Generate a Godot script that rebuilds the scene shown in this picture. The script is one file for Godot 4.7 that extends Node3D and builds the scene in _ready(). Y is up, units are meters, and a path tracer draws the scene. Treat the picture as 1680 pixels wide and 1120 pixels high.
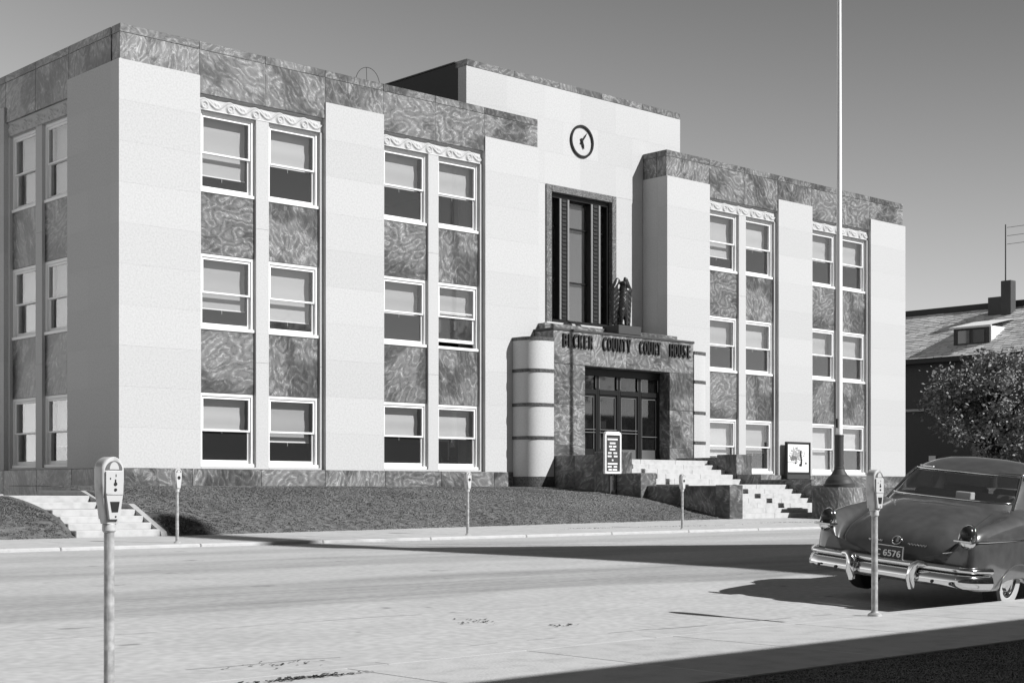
extends Node3D
# A courthouse across a wide street, mid-century black and white photograph. Metres, y up.

class B:   # collects triangles for one mesh
	var v := PackedVector3Array()
	var n := PackedVector3Array()
	var u := PackedVector2Array()
	var c := PackedColorArray()
	var off := Vector2.ZERO
	var col := Color.WHITE
	var use_col := false
	var rot := 0.0
	func uvp(p: Vector3, m: Vector3) -> Vector2:
		var a := m.abs()
		if a.y > 0.7: return Vector2(p.x, p.z).rotated(rot) + off
		if a.x > a.z: return Vector2(p.z, -p.y).rotated(rot) + off
		return Vector2(p.x, -p.y).rotated(rot) + off
	func put(p: Vector3, m: Vector3, t: Vector2):
		v.append(p); n.append(m); u.append(t); c.append(col)
	func tri(a: Vector3, b: Vector3, d: Vector3, na: Vector3, nb: Vector3, nd: Vector3, ta := Vector2.INF, tb := Vector2.INF, td := Vector2.INF):
		var m := na + nb + nd
		var g := (b - a).cross(d - a)
		if g.length_squared() < 1e-14: return
		if ta == Vector2.INF:
			ta = uvp(a, m); tb = uvp(b, m); td = uvp(d, m)
		put(a, na, ta)
		if g.dot(m) > 0:
			put(d, nd, td); put(b, nb, tb)
		else:
			put(b, nb, tb); put(d, nd, td)
	func quad(a: Vector3, b: Vector3, d: Vector3, e: Vector3, m: Vector3):
		tri(a, b, d, m, m, m); tri(a, d, e, m, m, m)
	func box(o: Vector3, s: Vector3, k := 0.005):
		var h := s / 2.0
		k = minf(k, minf(h.x, minf(h.y, h.z)) * 0.45)
		var ax := [Vector3.RIGHT, Vector3.UP, Vector3.BACK]
		for i in 3:
			var j := (i + 1) % 3
			var l := (i + 2) % 3
			for q in [-1.0, 1.0]:
				var m: Vector3 = ax[i] * q
				var f: Vector3 = o + m * h[i]
				var p: Vector3 = ax[j] * (h[j] - k)
				var r: Vector3 = ax[l] * (h[l] - k)
				quad(f - p - r, f + p - r, f + p + r, f - p + r, m)
				if k < 0.002: continue
				for w in [-1.0, 1.0]:   # bevel between faces i and j
					var m2: Vector3 = ax[j] * w
					var e1: Vector3 = o + m * h[i] + m2 * (h[j] - k)
					var e2: Vector3 = o + m * (h[i] - k) + m2 * h[j]
					quad(e1 - r, e2 - r, e2 + r, e1 + r, (m + m2).normalized())
		if k >= 0.002:
			for x in [-1.0, 1.0]:
				for y in [-1.0, 1.0]:
					for z in [-1.0, 1.0]:
						var g := Vector3(x, y, z)
						var m3 := g.normalized()
						tri(o + g * Vector3(h.x, h.y - k, h.z - k), o + g * Vector3(h.x - k, h.y, h.z - k), o + g * Vector3(h.x - k, h.y - k, h.z), m3, m3, m3)
	func span(a: Vector3, b: Vector3, k := 0.005):
		box((a + b) / 2.0, (b - a).abs(), k)
	func tube(pts: Array, r: Array, seg := 8, caps := true, flat := 1.0):
		var rows := []
		var up := Vector3.UP
		var d0: Vector3 = (pts[1] - pts[0]).normalized()
		if absf(d0.y) > 0.9: up = Vector3.RIGHT
		for i in pts.size():
			var d: Vector3 = (pts[mini(i + 1, pts.size() - 1)] - pts[maxi(i - 1, 0)]).normalized()
			var a := d.cross(up).normalized()
			var b := a.cross(d).normalized()
			up = b
			var row := []
			for j in seg + 1:
				var t := TAU * j / seg
				row.append([pts[i] + (a * cos(t) * flat + b * sin(t)) * r[i], (a * cos(t) / flat + b * sin(t)).normalized()])
			rows.append(row)
		for i in rows.size() - 1:
			for j in seg:
				var p = rows[i][j]; var q = rows[i][j + 1]; var s = rows[i + 1][j + 1]; var w = rows[i + 1][j]
				tri(p[0], q[0], s[0], p[1], q[1], s[1]); tri(p[0], s[0], w[0], p[1], s[1], w[1])
		if caps:
			for e in [0, rows.size() - 1]:
				var m: Vector3 = (pts[0] - pts[1]).normalized() if e == 0 else (pts[-1] - pts[-2]).normalized()
				for j in seg:
					tri(pts[e], rows[e][j][0], rows[e][j + 1][0], m, m, m)
	func lathe(o: Vector3, prof: Array, seg := 20, axis := 0):   # axis 0: y up, 1: turned to z
		var pv := func(r, y, t): return o + (Vector3(cos(t) * r, y, sin(t) * r) if axis == 0 else Vector3(cos(t) * r, sin(t) * r, y))
		for i in prof.size() - 1:
			var p0: Vector2 = prof[i]
			var p1: Vector2 = prof[i + 1]
			var d := p1 - p0
			var nn := Vector2(d.y, -d.x).normalized()
			for j in seg:
				var t0 := TAU * j / seg
				var t1 := TAU * (j + 1) / seg
				var m0: Vector3 = pv.call(nn.x, nn.y, t0) - o
				var m1: Vector3 = pv.call(nn.x, nn.y, t1) - o
				var a: Vector3 = pv.call(p0.x, p0.y, t0); var b: Vector3 = pv.call(p0.x, p0.y, t1)
				var cc: Vector3 = pv.call(p1.x, p1.y, t1); var dd: Vector3 = pv.call(p1.x, p1.y, t0)
				tri(a, b, cc, m0, m1, m1); tri(a, cc, dd, m0, m1, m0)
	func prism(poly: PackedVector2Array, z0: float, z1: float, o := Vector3.ZERO):
		var t := Geometry2D.triangulate_polygon(poly)
		for i in range(0, t.size(), 3):
			for z in [z0, z1]:
				var m := Vector3(0, 0, 1.0 if z == maxf(z0, z1) else -1.0)
				var a := poly[t[i]]; var b := poly[t[i + 1]]; var d := poly[t[i + 2]]
				tri(o + Vector3(a.x, a.y, z), o + Vector3(b.x, b.y, z), o + Vector3(d.x, d.y, z), m, m, m)
		var cw := Geometry2D.is_polygon_clockwise(poly)
		for i in poly.size():
			var a := poly[i]; var b := poly[(i + 1) % poly.size()]
			var e := (b - a).normalized()
			var m := Vector3(e.y, -e.x, 0) * (-1.0 if cw else 1.0)
			quad(o + Vector3(a.x, a.y, z0), o + Vector3(b.x, b.y, z0), o + Vector3(b.x, b.y, z1), o + Vector3(a.x, a.y, z1), m)
	func surf(g: Array, sgn := 1.0, keep = null, uvs := Vector2.ZERO):   # smooth grid of points; keep(i, j) says which cells to draw
		var ni := g.size()
		var nj: int = g[0].size()
		var nm := []
		for i in ni:
			var row := []
			for j in nj:
				var du: Vector3 = g[mini(i + 1, ni - 1)][j] - g[maxi(i - 1, 0)][j]
				var dv: Vector3 = g[i][mini(j + 1, nj - 1)] - g[i][maxi(j - 1, 0)]
				if g[i][0].is_equal_approx(g[i][nj - 1]) and (j == 0 or j == nj - 1): dv = g[i][1] - g[i][nj - 2]
				var x := du.cross(dv) * sgn
				row.append(x.normalized() if x.length_squared() > 1e-16 else Vector3.UP)
			nm.append(row)
		for i in ni - 1:
			for j in nj - 1:
				if keep != null and not keep.call(i, j): continue
				var t := [Vector2.INF, Vector2.INF, Vector2.INF, Vector2.INF]
				if uvs != Vector2.ZERO:
					t = [Vector2(i, j) * uvs, Vector2(i + 1, j) * uvs, Vector2(i + 1, j + 1) * uvs, Vector2(i, j + 1) * uvs]
				tri(g[i][j], g[i + 1][j], g[i + 1][j + 1], nm[i][j], nm[i + 1][j], nm[i + 1][j + 1], t[0], t[1], t[2])
				tri(g[i][j], g[i + 1][j + 1], g[i][j + 1], nm[i][j], nm[i + 1][j + 1], nm[i][j + 1], t[0], t[2], t[3])
	func mesh() -> ArrayMesh:
		var a := []
		a.resize(Mesh.ARRAY_MAX)
		a[Mesh.ARRAY_VERTEX] = v; a[Mesh.ARRAY_NORMAL] = n; a[Mesh.ARRAY_TEX_UV] = u
		if use_col: a[Mesh.ARRAY_COLOR] = c
		var m := ArrayMesh.new()
		m.add_surface_from_arrays(Mesh.PRIMITIVE_TRIANGLES, a)
		return m

var M := {}
var used := {}
var cache := {}
var rng := RandomNumberGenerator.new()
var pick := 0

# ---------------------------------------------------------------- naming
func numbered(parent: Node, called: String) -> String:
	var key := str(parent.get_instance_id()) + called
	var k: int = used.get(key, 0)
	used[key] = k + 1
	return called if k == 0 else "%s_%03d" % [called, k]

func tag(o: Node, label: String, category := "", group := "", kind := ""):
	if label: o.set_meta("label", label)
	if category: o.set_meta("category", category)
	if group: o.set_meta("group", group)
	if kind: o.set_meta("kind", kind)
	return o

func thing(called: String, label: String, category: String, at := Vector3.ZERO, turn := 0.0, group := "") -> Node3D:
	var o := Node3D.new()
	o.name = numbered(self, called)
	add_child(o)
	o.position = at; o.rotation.y = turn
	tag(o, label, category, group)
	return o

func node(parent: Node, called: String, t := Transform3D()) -> Node3D:
	var o := Node3D.new()
	o.name = numbered(parent, called)
	parent.add_child(o)
	o.transform = t
	return o

func part(parent: Node, called: String, mesh: Mesh, m: Material, t := Transform3D()) -> MeshInstance3D:
	var o := MeshInstance3D.new()
	o.name = numbered(parent, called)
	o.mesh = mesh
	o.material_override = m
	parent.add_child(o)
	o.transform = t
	return o

func at(x: float, y: float, z: float) -> Transform3D:
	return Transform3D(Basis(), Vector3(x, y, z))

func bmesh(s: Vector3, k := 0.005, variant := 0) -> ArrayMesh:   # shared bevelled box meshes
	var key := "%.3f,%.3f,%.3f,%.3f,%d" % [s.x, s.y, s.z, k, variant]
	if not cache.has(key):
		var b := B.new()
		b.off = Vector2(variant * 1.37, variant * 0.83 + variant * variant * 0.41)
		b.rot = variant * 1.9
		b.box(Vector3.ZERO, s, k)
		cache[key] = b.mesh()
	return cache[key]

func slab(parent: Node, called: String, m: Material, lo: Vector3, hi: Vector3, F := Transform3D(), k := 0.006, variants := 7) -> MeshInstance3D:
	pick += 1
	var a := lo.min(hi); var z := lo.max(hi)
	return part(parent, called, bmesh(z - a, k, (pick * 5) % variants if variants > 1 else 0), m, F * Transform3D(Basis(), (a + z) / 2.0))

# ---------------------------------------------------------------- materials
func grey(l: float) -> Color:
	return Color(l, l, l).linear_to_srgb()

func noise_tex(size: int, freq: float, seed_: int, stops: Array, fractal := FastNoiseLite.FRACTAL_FBM, octaves := 4, warp := 0.0, warp_freq := 0.02, warp_octaves := 3, ping := 2.0) -> NoiseTexture2D:
	var f := FastNoiseLite.new()
	f.seed = seed_; f.noise_type = FastNoiseLite.TYPE_SIMPLEX_SMOOTH; f.fractal_ping_pong_strength = ping; f.frequency = freq; f.fractal_type = fractal; f.fractal_octaves = octaves
	if warp > 0.0:
		f.domain_warp_enabled = true; f.domain_warp_amplitude = warp; f.domain_warp_frequency = warp_freq
		f.domain_warp_fractal_type = FastNoiseLite.DOMAIN_WARP_FRACTAL_PROGRESSIVE; f.domain_warp_fractal_octaves = warp_octaves
	var g := Gradient.new()
	g.offsets = PackedFloat32Array(stops.map(func(s): return s[0]))
	g.colors = PackedColorArray(stops.map(func(s): return Color(s[1], s[1], s[1])))
	var t := NoiseTexture2D.new()
	t.width = size; t.height = size; t.seamless = true; t.seamless_blend_skirt = 0.15
	t.noise = f; t.color_ramp = g
	return t

func mat(called: String, l: float, rough := 0.8, metal := 0.0, spec := 0.4) -> StandardMaterial3D:
	var m := StandardMaterial3D.new()
	m.resource_name = called
	m.albedo_color = grey(l); m.roughness = rough; m.metallic = metal; m.metallic_specular = spec
	M[called] = m
	return m

func triplanar(m: StandardMaterial3D, t: Texture2D, metres: float, bump: Texture2D = null, relief := 0.3):
	m.albedo_texture = t
	m.uv1_triplanar = true; m.uv1_world_triplanar = true
	m.uv1_scale = Vector3.ONE / metres
	if bump:
		m.heightmap_enabled = true; m.heightmap_texture = bump; m.heightmap_scale = relief

func make_materials():
	var stone_t := noise_tex(1024, 0.045, 11, [[0.0, 0.91], [0.5, 0.965], [1.0, 1.0]], FastNoiseLite.FRACTAL_FBM, 6)
	var grain := noise_tex(512, 0.09, 5, [[0.0, 0.0], [1.0, 1.0]], FastNoiseLite.FRACTAL_FBM, 3)
	for i in 4:
		var m := mat("limestone_%d" % i, [0.515, 0.497, 0.528, 0.508][i], 0.88, 0.0, 0.25)
		triplanar(m, stone_t, 3.7, grain, 0.12)
	var trim := mat("mullion_stone", 0.52, 0.85, 0.0, 0.25)
	triplanar(trim, stone_t, 2.9, grain, 0.1)
	var swirl := noise_tex(1024, 0.0045, 6, [[0.0, 0.26], [0.2, 0.42], [0.5, 0.48], [0.72, 0.55], [0.88, 0.70], [1.0, 0.95]], FastNoiseLite.FRACTAL_PING_PONG, 3, 70.0, 0.014, 4, 3.0)
	var swirl2 := noise_tex(1024, 0.006, 1, [[0.0, 0.24], [0.25, 0.40], [0.6, 0.50], [0.80, 0.62], [1.0, 0.98]], FastNoiseLite.FRACTAL_PING_PONG, 4, 60.0, 0.012, 4, 2.5)
	var swirl3 := noise_tex(1024, 0.010, 4, [[0.0, 0.24], [0.3, 0.40], [0.6, 0.50], [0.78, 0.62], [1.0, 1.0]], FastNoiseLite.FRACTAL_RIDGED, 4, 160.0, 0.006, 4, 2.0)
	var patches := noise_tex(512, 0.0035, 31, [[0.0, 0.62], [0.34, 0.72], [0.5, 0.97], [1.0, 1.0]], FastNoiseLite.FRACTAL_FBM, 5, 40.0, 0.01)
	for i in 6:
		var m := mat("swirled_marble_%d" % i, [0.86, 0.74, 0.80, 0.92, 0.84, 0.70][i], 0.36, 0.0, 0.45)
		m.albedo_texture = [swirl, swirl2, swirl3][i % 3]
		m.uv1_scale = [Vector3(1 / 4.4, 1 / 2.5, 1), Vector3(1 / 4.4, 1 / 2.8, 1), Vector3(1 / 5.0, 1 / 2.8, 1), Vector3(1 / 2.6, 1 / 4.6, 1), Vector3(1 / 3.0, 1 / 4.8, 1), Vector3(1 / 3.4, 1 / 4.6, 1)][i]
		if i >= 3: m.uv1_offset = Vector3(0.37, 0.61, 0.0)
		m.detail_enabled = true; m.detail_albedo = patches; m.detail_blend_mode = BaseMaterial3D.BLEND_MODE_MUL
		m.detail_uv_layer = BaseMaterial3D.DETAIL_UV_1
	var dm := mat("dark_marble", 0.30, 0.36, 0.0, 0.45)
	dm.albedo_texture = swirl3; dm.uv1_scale = Vector3.ONE / 1.2
	var su := mat("surround_stone", 0.62, 0.5, 0.0, 0.4)
	su.albedo_texture = swirl2; su.uv1_scale = Vector3.ONE / 1.7
	mat("pale_joint", 0.42, 0.9)
	mat("dark_joint", 0.06, 0.9)
	mat("road_crack", 0.33, 0.9)
	mat("white_paint", 0.78, 0.45)
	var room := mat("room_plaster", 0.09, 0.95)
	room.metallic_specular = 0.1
	for i in 3: mat("blind_cloth_%d" % i, [0.41, 0.36, 0.45][i], 0.9, 0.0, 0.1)
	mat("blind_rail", 0.75, 0.6)
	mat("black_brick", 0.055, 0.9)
	var pane := mat("window_glass", 0.9, 0.03, 0.0, 0.95)
	pane.transparency = BaseMaterial3D.TRANSPARENCY_ALPHA
	pane.albedo_color = Color(grey(0.2), 0.06)
	var door_pane := mat("door_glass", 0.04, 0.03, 0.0, 0.8)
	door_pane.transparency = BaseMaterial3D.TRANSPARENCY_ALPHA
	door_pane.albedo_color = Color(0.1, 0.1, 0.1, 0.55)
	mat("window_shade", 0.10, 0.9)
	mat("dial_glass", 0.16, 0.12, 0.0, 0.6)
	var dpane := mat("dark_glass", 0.04, 0.04, 0.0, 0.8)
	dpane.resource_name = "dark_glass"
	mat("dark_bronze", 0.025, 0.38, 0.6)
	mat("bronze_edge", 0.22, 0.4, 0.2)
	mat("bronze_statue", 0.05, 0.36, 0.75)
	mat("kick_plate", 0.22, 0.35, 0.8)
	mat("chrome", 0.78, 0.08, 1.0)
	mat("steel", 0.45, 0.3, 0.9)
	mat("black_paint", 0.018, 0.5)
	mat("rubber", 0.022, 0.85)
	mat("white_wall", 0.38, 0.7)
	mat("grey_iron", 0.06, 0.6, 0.3)
	var conc_t := noise_tex(1024, 0.012, 41, [[0.0, 0.88], [0.45, 0.96], [1.0, 1.0]], FastNoiseLite.FRACTAL_FBM, 6)
	var grit := noise_tex(512, 0.22, 8, [[0.0, 0.0], [1.0, 1.0]], FastNoiseLite.FRACTAL_FBM, 3)
	for i in 3:
		var m := mat("concrete_%d" % i, [0.50, 0.485, 0.51][i], 0.92, 0.0, 0.2)
		triplanar(m, conc_t, 4.3, grit, 0.25)
	var dark_c := mat("worn_concrete", 0.42, 0.92, 0.0, 0.2)
	triplanar(dark_c, conc_t, 3.1, grit, 0.3)
	var dirt := mat("dry_ground", 0.34, 0.95, 0.0, 0.1)
	triplanar(dirt, noise_tex(512, 0.03, 3, [[0.0, 0.6], [1.0, 1.0]]), 5.0)
	var lawn := mat("lawn_soil", 0.225, 0.97, 0.0, 0.1)
	triplanar(lawn, noise_tex(1024, 0.02, 13, [[0.0, 0.55], [0.5, 0.8], [1.0, 1.0]], FastNoiseLite.FRACTAL_FBM, 6), 6.0, grit, 1.0)
	var gr := mat("grass_blades", 0.32, 0.8, 0.0, 0.2)
	gr.vertex_color_use_as_albedo = true
	var lf := mat("leaves", 0.22, 0.62, 0.0, 0.5)
	lf.vertex_color_use_as_albedo = true
	lf.backlight_enabled = true; lf.backlight = Color(0.1, 0.1, 0.1)
	var bark := mat("bark", 0.06, 0.95)
	triplanar(bark, noise_tex(256, 0.05, 9, [[0.0, 0.5], [1.0, 1.0]]), 0.9, grit, 1.0)
	var leafbrown := mat("dead_leaves", 0.06, 0.8)
	leafbrown.vertex_color_use_as_albedo = true
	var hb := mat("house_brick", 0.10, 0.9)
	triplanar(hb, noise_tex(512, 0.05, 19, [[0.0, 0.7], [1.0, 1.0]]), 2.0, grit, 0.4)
	var sh := mat("shingle", 0.66, 0.9, 0.0, 0.2)
	sh.vertex_color_use_as_albedo = true
	mat("soffit", 0.05, 0.9)
	var paint := mat("car_paint", 0.085, 0.3, 0.0, 0.5)
	paint.clearcoat_enabled = true; paint.clearcoat = 1.0; paint.clearcoat_roughness = 0.06
	paint.albedo_texture = noise_tex(256, 0.02, 4, [[0.0, 0.82], [1.0, 1.0]])
	var cg := mat("car_glass", 0.3, 0.03, 0.0, 0.6)
	cg.transparency = BaseMaterial3D.TRANSPARENCY_ALPHA
	cg.albedo_color = Color(0.25, 0.25, 0.25, 0.28)
	mat("car_seat", 0.10, 0.9)
	mat("tail_lens", 0.02, 0.22, 0.0, 0.4)
	mat("paper", 0.70, 0.8)
	mat("dial_face", 0.5, 0.7)
	var mg := mat("meter_paint", 0.58, 0.45, 0.0)
	mg.albedo_texture = noise_tex(256, 0.03, 6, [[0.0, 0.75], [0.5, 0.95], [1.0, 1.0]])
	mat("meter_plate", 0.50, 0.5, 0.0)
	mat("pole_paint", 0.80, 0.5)
	var gal := mat("galvanised", 0.54, 0.5, 0.15)
	gal.albedo_texture = noise_tex(256, 0.04, 16, [[0.0, 0.7], [1.0, 1.0]])

func road_texture() -> ImageTexture:   # tyre-worn bands along the lanes, oil spots and patched tar, in the asphalt's own colour
	var w := 2048
	var h := 512
	var f := FastNoiseLite.new()
	f.seed = 50; f.frequency = 0.02; f.fractal_octaves = 5
	var g := FastNoiseLite.new()
	g.seed = 51; g.frequency = 0.35; g.fractal_octaves = 2
	var e := FastNoiseLite.new()
	e.seed = 52; e.frequency = 0.006; e.fractal_octaves = 3
	var im := Image.create(w, h, false, Image.FORMAT_RGB8)
	for y in h:
		var z := -9.1 - 17.35 * y / float(h)
		for x in w:
			var k := 1.0 + 0.05 * f.get_noise_2d(x, y * 1.4) + 0.09 * g.get_noise_2d(x, y)
			var edge := z + 0.5 * e.get_noise_2d(x, y * 0.25)
			var band := smoothstep(-16.3, -15.5, edge) * (1.0 - smoothstep(-13.35, -13.05, edge))
			band += 0.7 * smoothstep(-21.4, -20.8, edge) * (1.0 - smoothstep(-18.6, -18.0, edge))
			band += 0.5 * smoothstep(-24.8, -24.3, edge) * (1.0 - smoothstep(-23.2, -22.7, edge))
			k *= 1.0 - 0.15 * band * (0.8 + 0.6 * e.get_noise_2d(x * 0.5, y * 6.0)) * (0.9 + 0.5 * f.get_noise_2d(x * 0.3, y * 9.0))
			var q := f.get_noise_2d(x * 2.0 + 900.0, y * 2.6)
			if q > 0.60: k *= 0.80
			k = clampf(k * 0.86, 0.0, 1.0)
			im.set_pixel(x, y, Color(k, k, k))
	return ImageTexture.create_from_image(im)

func sky_picture() -> ImageTexture:   # clear sky: pale towards the horizon, darkest a right angle away from the sun
	var w := 512
	var h := 256
	var im := Image.create(w, h, false, Image.FORMAT_RGBF)
	var el := deg_to_rad(35.5); var az := deg_to_rad(25.6)
	var to_sun := Vector3(sin(az) * cos(el), sin(el), cos(az) * cos(el))
	for j in h:
		var th := PI * (j + 0.5) / h
		for i in w:
			var ph := TAU * ((i + 0.5) / w - 0.5)
			var d := Vector3(sin(th) * sin(ph), cos(th), -sin(th) * cos(ph))
			var c := d.dot(to_sun)
			var up := maxf(d.y, 0.0)
			var l := lerpf(0.042, 1.0, pow(1.0 - up, 5.8))
			l *= 0.68 + 1.1 * c * c + 1.7 * pow(maxf(c, 0.0), 7.0)
			if d.y < 0.0: l = lerpf(l, 0.16, clampf(-d.y * 4.0, 0.0, 1.0))
			im.set_pixel(i, j, Color(l, l, l))
	return ImageTexture.create_from_image(im)

# ---------------------------------------------------------------- ground heights
const ROAD := [[-9.1, -0.135], [-9.3, -0.12], [-10.9, -0.02], [-12.5, 0.06], [-14.5, 0.115], [-17.7, 0.15], [-22.0, 0.16], [-26.42, 0.165]]
func road_y(z: float) -> float:
	for i in ROAD.size() - 1:
		if z <= ROAD[i][0] and z >= ROAD[i + 1][0]:
			return lerpf(ROAD[i][1], ROAD[i + 1][1], (z - ROAD[i][0]) / (ROAD[i + 1][0] - ROAD[i][0]))
	return ROAD[0][1] if z > -9.0 else ROAD[-1][1]

func walk_in(x: float) -> float:   # height of the far pavement's inner edge
	return 0.26 + 0.13 * clampf((x - 18.0) / 20.0, 0.0, 1.0)

func lawn_y(x: float, z: float) -> float:
	var t := clampf((-30.6 - z) / 8.2, 0.0, 1.0)
	var p := lerpf(3.4, 1.9, clampf((x - 18.0) / 18.0, 0.0, 1.0))
	var top := 1.16 if x < 16.5 else 1.42
	return walk_in(x) + (top - walk_in(x)) * (1.0 - pow(1.0 - t, p)) + 0.15 * smoothstep(13.0, 15.3, x) * (1.0 - smoothstep(15.5, 15.6, x)) * smoothstep(0.0, 0.1, t)

# ---------------------------------------------------------------- start
func _ready():
	rng.seed = 1953
	# camera
	var cam := Camera3D.new()
	cam.name = "camera"
	add_child(cam)
	cam.position = Vector3(0, 1.3, 0)
	cam.rotation.y = -deg_to_rad(42.8616)
	cam.projection = Camera3D.PROJECTION_FRUSTUM
	cam.near = 0.05; cam.far = 900.0
	cam.size = 0.05 * 1120.0 / 2475.0
	cam.frustum_offset = Vector2(0, 0.05 * 244.0 / 2475.0)
	cam.current = true
	# sky, exposure
	var env := Environment.new()
	env.background_mode = Environment.BG_SKY
	var sm := PanoramaSkyMaterial.new()
	sm.panorama = sky_picture()
	var sky := Sky.new()
	sky.sky_material = sm
	env.sky = sky
	env.ambient_light_source = Environment.AMBIENT_SOURCE_SKY
	env.tonemap_mode = Environment.TONE_MAPPER_LINEAR
	env.tonemap_exposure = 1.6
	env.sdfgi_enabled = true; env.ssao_enabled = true; env.ssil_enabled = true
	var we := WorldEnvironment.new()
	we.name = "world_environment"
	we.environment = env
	add_child(we)
	# sun: high to the right, behind the photographer
	var sun := DirectionalLight3D.new()
	sun.name = "sun"
	sun.light_energy = 1.25
	sun.light_color = Color(1.0, 1.0, 1.0)
	sun.light_angular_distance = 0.5
	sun.shadow_enabled = true
	add_child(sun)
	sun.rotation = Vector3(-deg_to_rad(35.5), deg_to_rad(25.6), 0)

	make_materials()
	build_ground()
	build_courthouse()
	build_entrance()
	build_side_stairs()
	build_near_buildings()
	build_house()
	build_trees()
	build_street_furniture()
	build_car()
	build_grass()
	build_litter()

# ---------------------------------------------------------------- setting
func structure(called: String, mesh: Mesh, m: Material, t := Transform3D()) -> MeshInstance3D:
	var o := part(self, called, mesh, m, t)
	o.set_meta("kind", "structure")
	return o

func grid_mesh(x0: float, x1: float, nx: int, z0: float, z1: float, nz: int, h: Callable, uv := false) -> ArrayMesh:
	var b := B.new()
	var g := []
	for i in nx + 1:
		var row := []
		for j in nz + 1:
			var x := lerpf(x0, x1, i / float(nx)); var z := lerpf(z0, z1, j / float(nz))
			row.append(Vector3(x, h.call(x, z), z))
		g.append(row)
	var down: bool = (x1 - x0) * (z1 - z0) > 0
	b.surf(g, -1.0 if down else 1.0, null, Vector2(1.0 / nx, 1.0 / nz) if uv else Vector2.ZERO)
	return b.mesh()

func build_ground():
	structure("ground", grid_mesh(-300, 400, 4, 200, -400, 4, func(_x, _z): return -0.42), M.dry_ground)
	var rm := mat("road_surface", 0.61, 0.93, 0.0, 0.15)
	rm.albedo_texture = road_texture()
	rm.uv1_scale = Vector3(1, 1, 1)
	rm.heightmap_enabled = false
	var zs := []
	var b := B.new()
	var g := []
	for i in 61:
		var row := []
		for j in 33:
			var z := lerpf(-9.1, -26.45, j / 32.0)
			row.append(Vector3(lerpf(-40, 110, i / 60.0), road_y(z), z))
		g.append(row)
	# uv: 1.5 repeats along the road
	b.surf(g, 1.0, null, Vector2(1.5 / 60.0, 1.0 / 32.0))
	var road := structure("road", b.mesh(), rm)
	# cracks and joints in the road, hair-thin tar lines with their own thickness
	for spec in [[6.0, -10.1, 20.0, -9.75, 0.010], [2.0, -12.1, 26.0, -11.6, 0.008]]:
		var cb := B.new()
		var prev := Vector3.INF
		var k := 40
		for i in k + 1:
			var t := i / float(k)
			var p := Vector3(lerpf(spec[0], spec[2], t), 0, lerpf(spec[1], spec[3], t) + rng.randf_range(-0.03, 0.03))
			p.y = road_y(p.z) + 0.004
			if prev != Vector3.INF and rng.randf() < 0.75:
				var d := (p - prev).normalized()
				var s: Vector3 = Vector3(-d.z, 0, d.x) * spec[4] * rng.randf_range(0.3, 1.0)
				cb.quad(prev - s, prev + s, p + s, p - s, Vector3.UP)
			prev = p
		part(road, "crack", cb.mesh(), M.road_crack)
	# far pavement, slab by slab
	var fs := Node3D.new()
	fs.name = "far_pavement"; add_child(fs); fs.set_meta("kind", "structure")
	part(fs, "bed", grid_mesh(-40, 110, 40, -26.6, -30.62, 4, func(x, z): return lerpf(0.23, walk_in(x), (-26.6 - z) / 4.0) - 0.035), M.worn_concrete)
	for i in 44:
		for j in 2:
			var x0 := -18.0 + i * 2.0
			var z0 := -26.62 - j * 1.99
			var sb := B.new()
			var e := 0.006
			var p := func(x: float, z: float): return Vector3(x, lerpf(0.23, walk_in(x), (-26.6 - z) / 4.0), z)
			var a: Vector3 = p.call(x0 + e, z0 - e); var c: Vector3 = p.call(x0 + 2.0 - e, z0 - e)
			var d: Vector3 = p.call(x0 + 2.0 - e, z0 - 1.99 + e); var f: Vector3 = p.call(x0 + e, z0 - 1.99 + e)
			sb.quad(a, c, d, f, Vector3.UP)
			for q in [[a, c, Vector3.BACK], [c, d, Vector3.RIGHT], [d, f, Vector3.FORWARD], [f, a, Vector3.LEFT]]:
				sb.quad(q[0], q[1], q[1] - Vector3.UP * 0.05, q[0] - Vector3.UP * 0.05, q[2])
			part(fs, "paving_slab", sb.mesh(), M["concrete_%d" % ((i * 7 + j * 5) % 3)])
	var fk := Node3D.new()
	fk.name = "far_kerb"; add_child(fk); fk.set_meta("kind", "structure")
	for i in 34:
		slab(fk, "kerb_stone", M["concrete_%d" % (i % 3)], Vector3(-20 + i * 3.0 + 0.006, -0.1, -26.6), Vector3(-20 + i * 3.0 + 2.994, 0.228, -26.42), Transform3D(), 0.02)
	# near pavement in front of the camera
	var ns := Node3D.new()
	ns.name = "near_pavement"; add_child(ns); ns.set_meta("kind", "structure")
	for i in 26:
		slab(ns, "paving_slab", M["concrete_%d" % ((i * 5) % 3)], Vector3(-6 + i * 1.8 + 0.005, -0.12, -8.9), Vector3(-6 + i * 1.8 + 1.795, 0.0, -6.62), Transform3D(), 0.008)
	var nk := Node3D.new()
	nk.name = "near_kerb"; add_child(nk); nk.set_meta("kind", "structure")
	for i in 16:
		slab(nk, "kerb_stone", M["concrete_%d" % (i % 3)], Vector3(-8 + i * 3.0 + 0.005, -0.4, -9.08), Vector3(-8 + i * 3.0 + 2.995, 0.0, -8.902), Transform3D(), 0.004)
	structure("near_grass_bed", grid_mesh(-30, 60, 20, 14, -6.62, 10, func(_x, _z): return -0.012), M.lawn_soil)
	# lawns on the far side
	structure("lawn", grid_mesh(17.62, 37.7, 40, -30.6, -39.2, 24, lawn_y), M.lawn_soil)
	structure("lawn", grid_mesh(45.2, 68.0, 40, -30.6, -39.2, 20, lawn_y), M.lawn_soil)
	structure("lawn", grid_mesh(-30.0, 15.42, 40, -30.6, -34.0, 14, lawn_y), M.lawn_soil)
	structure("lawn", grid_mesh(61.5, 140.0, 10, -39.2, -110.0, 10, func(_x, _z): return 1.2), M.lawn_soil)
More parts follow.
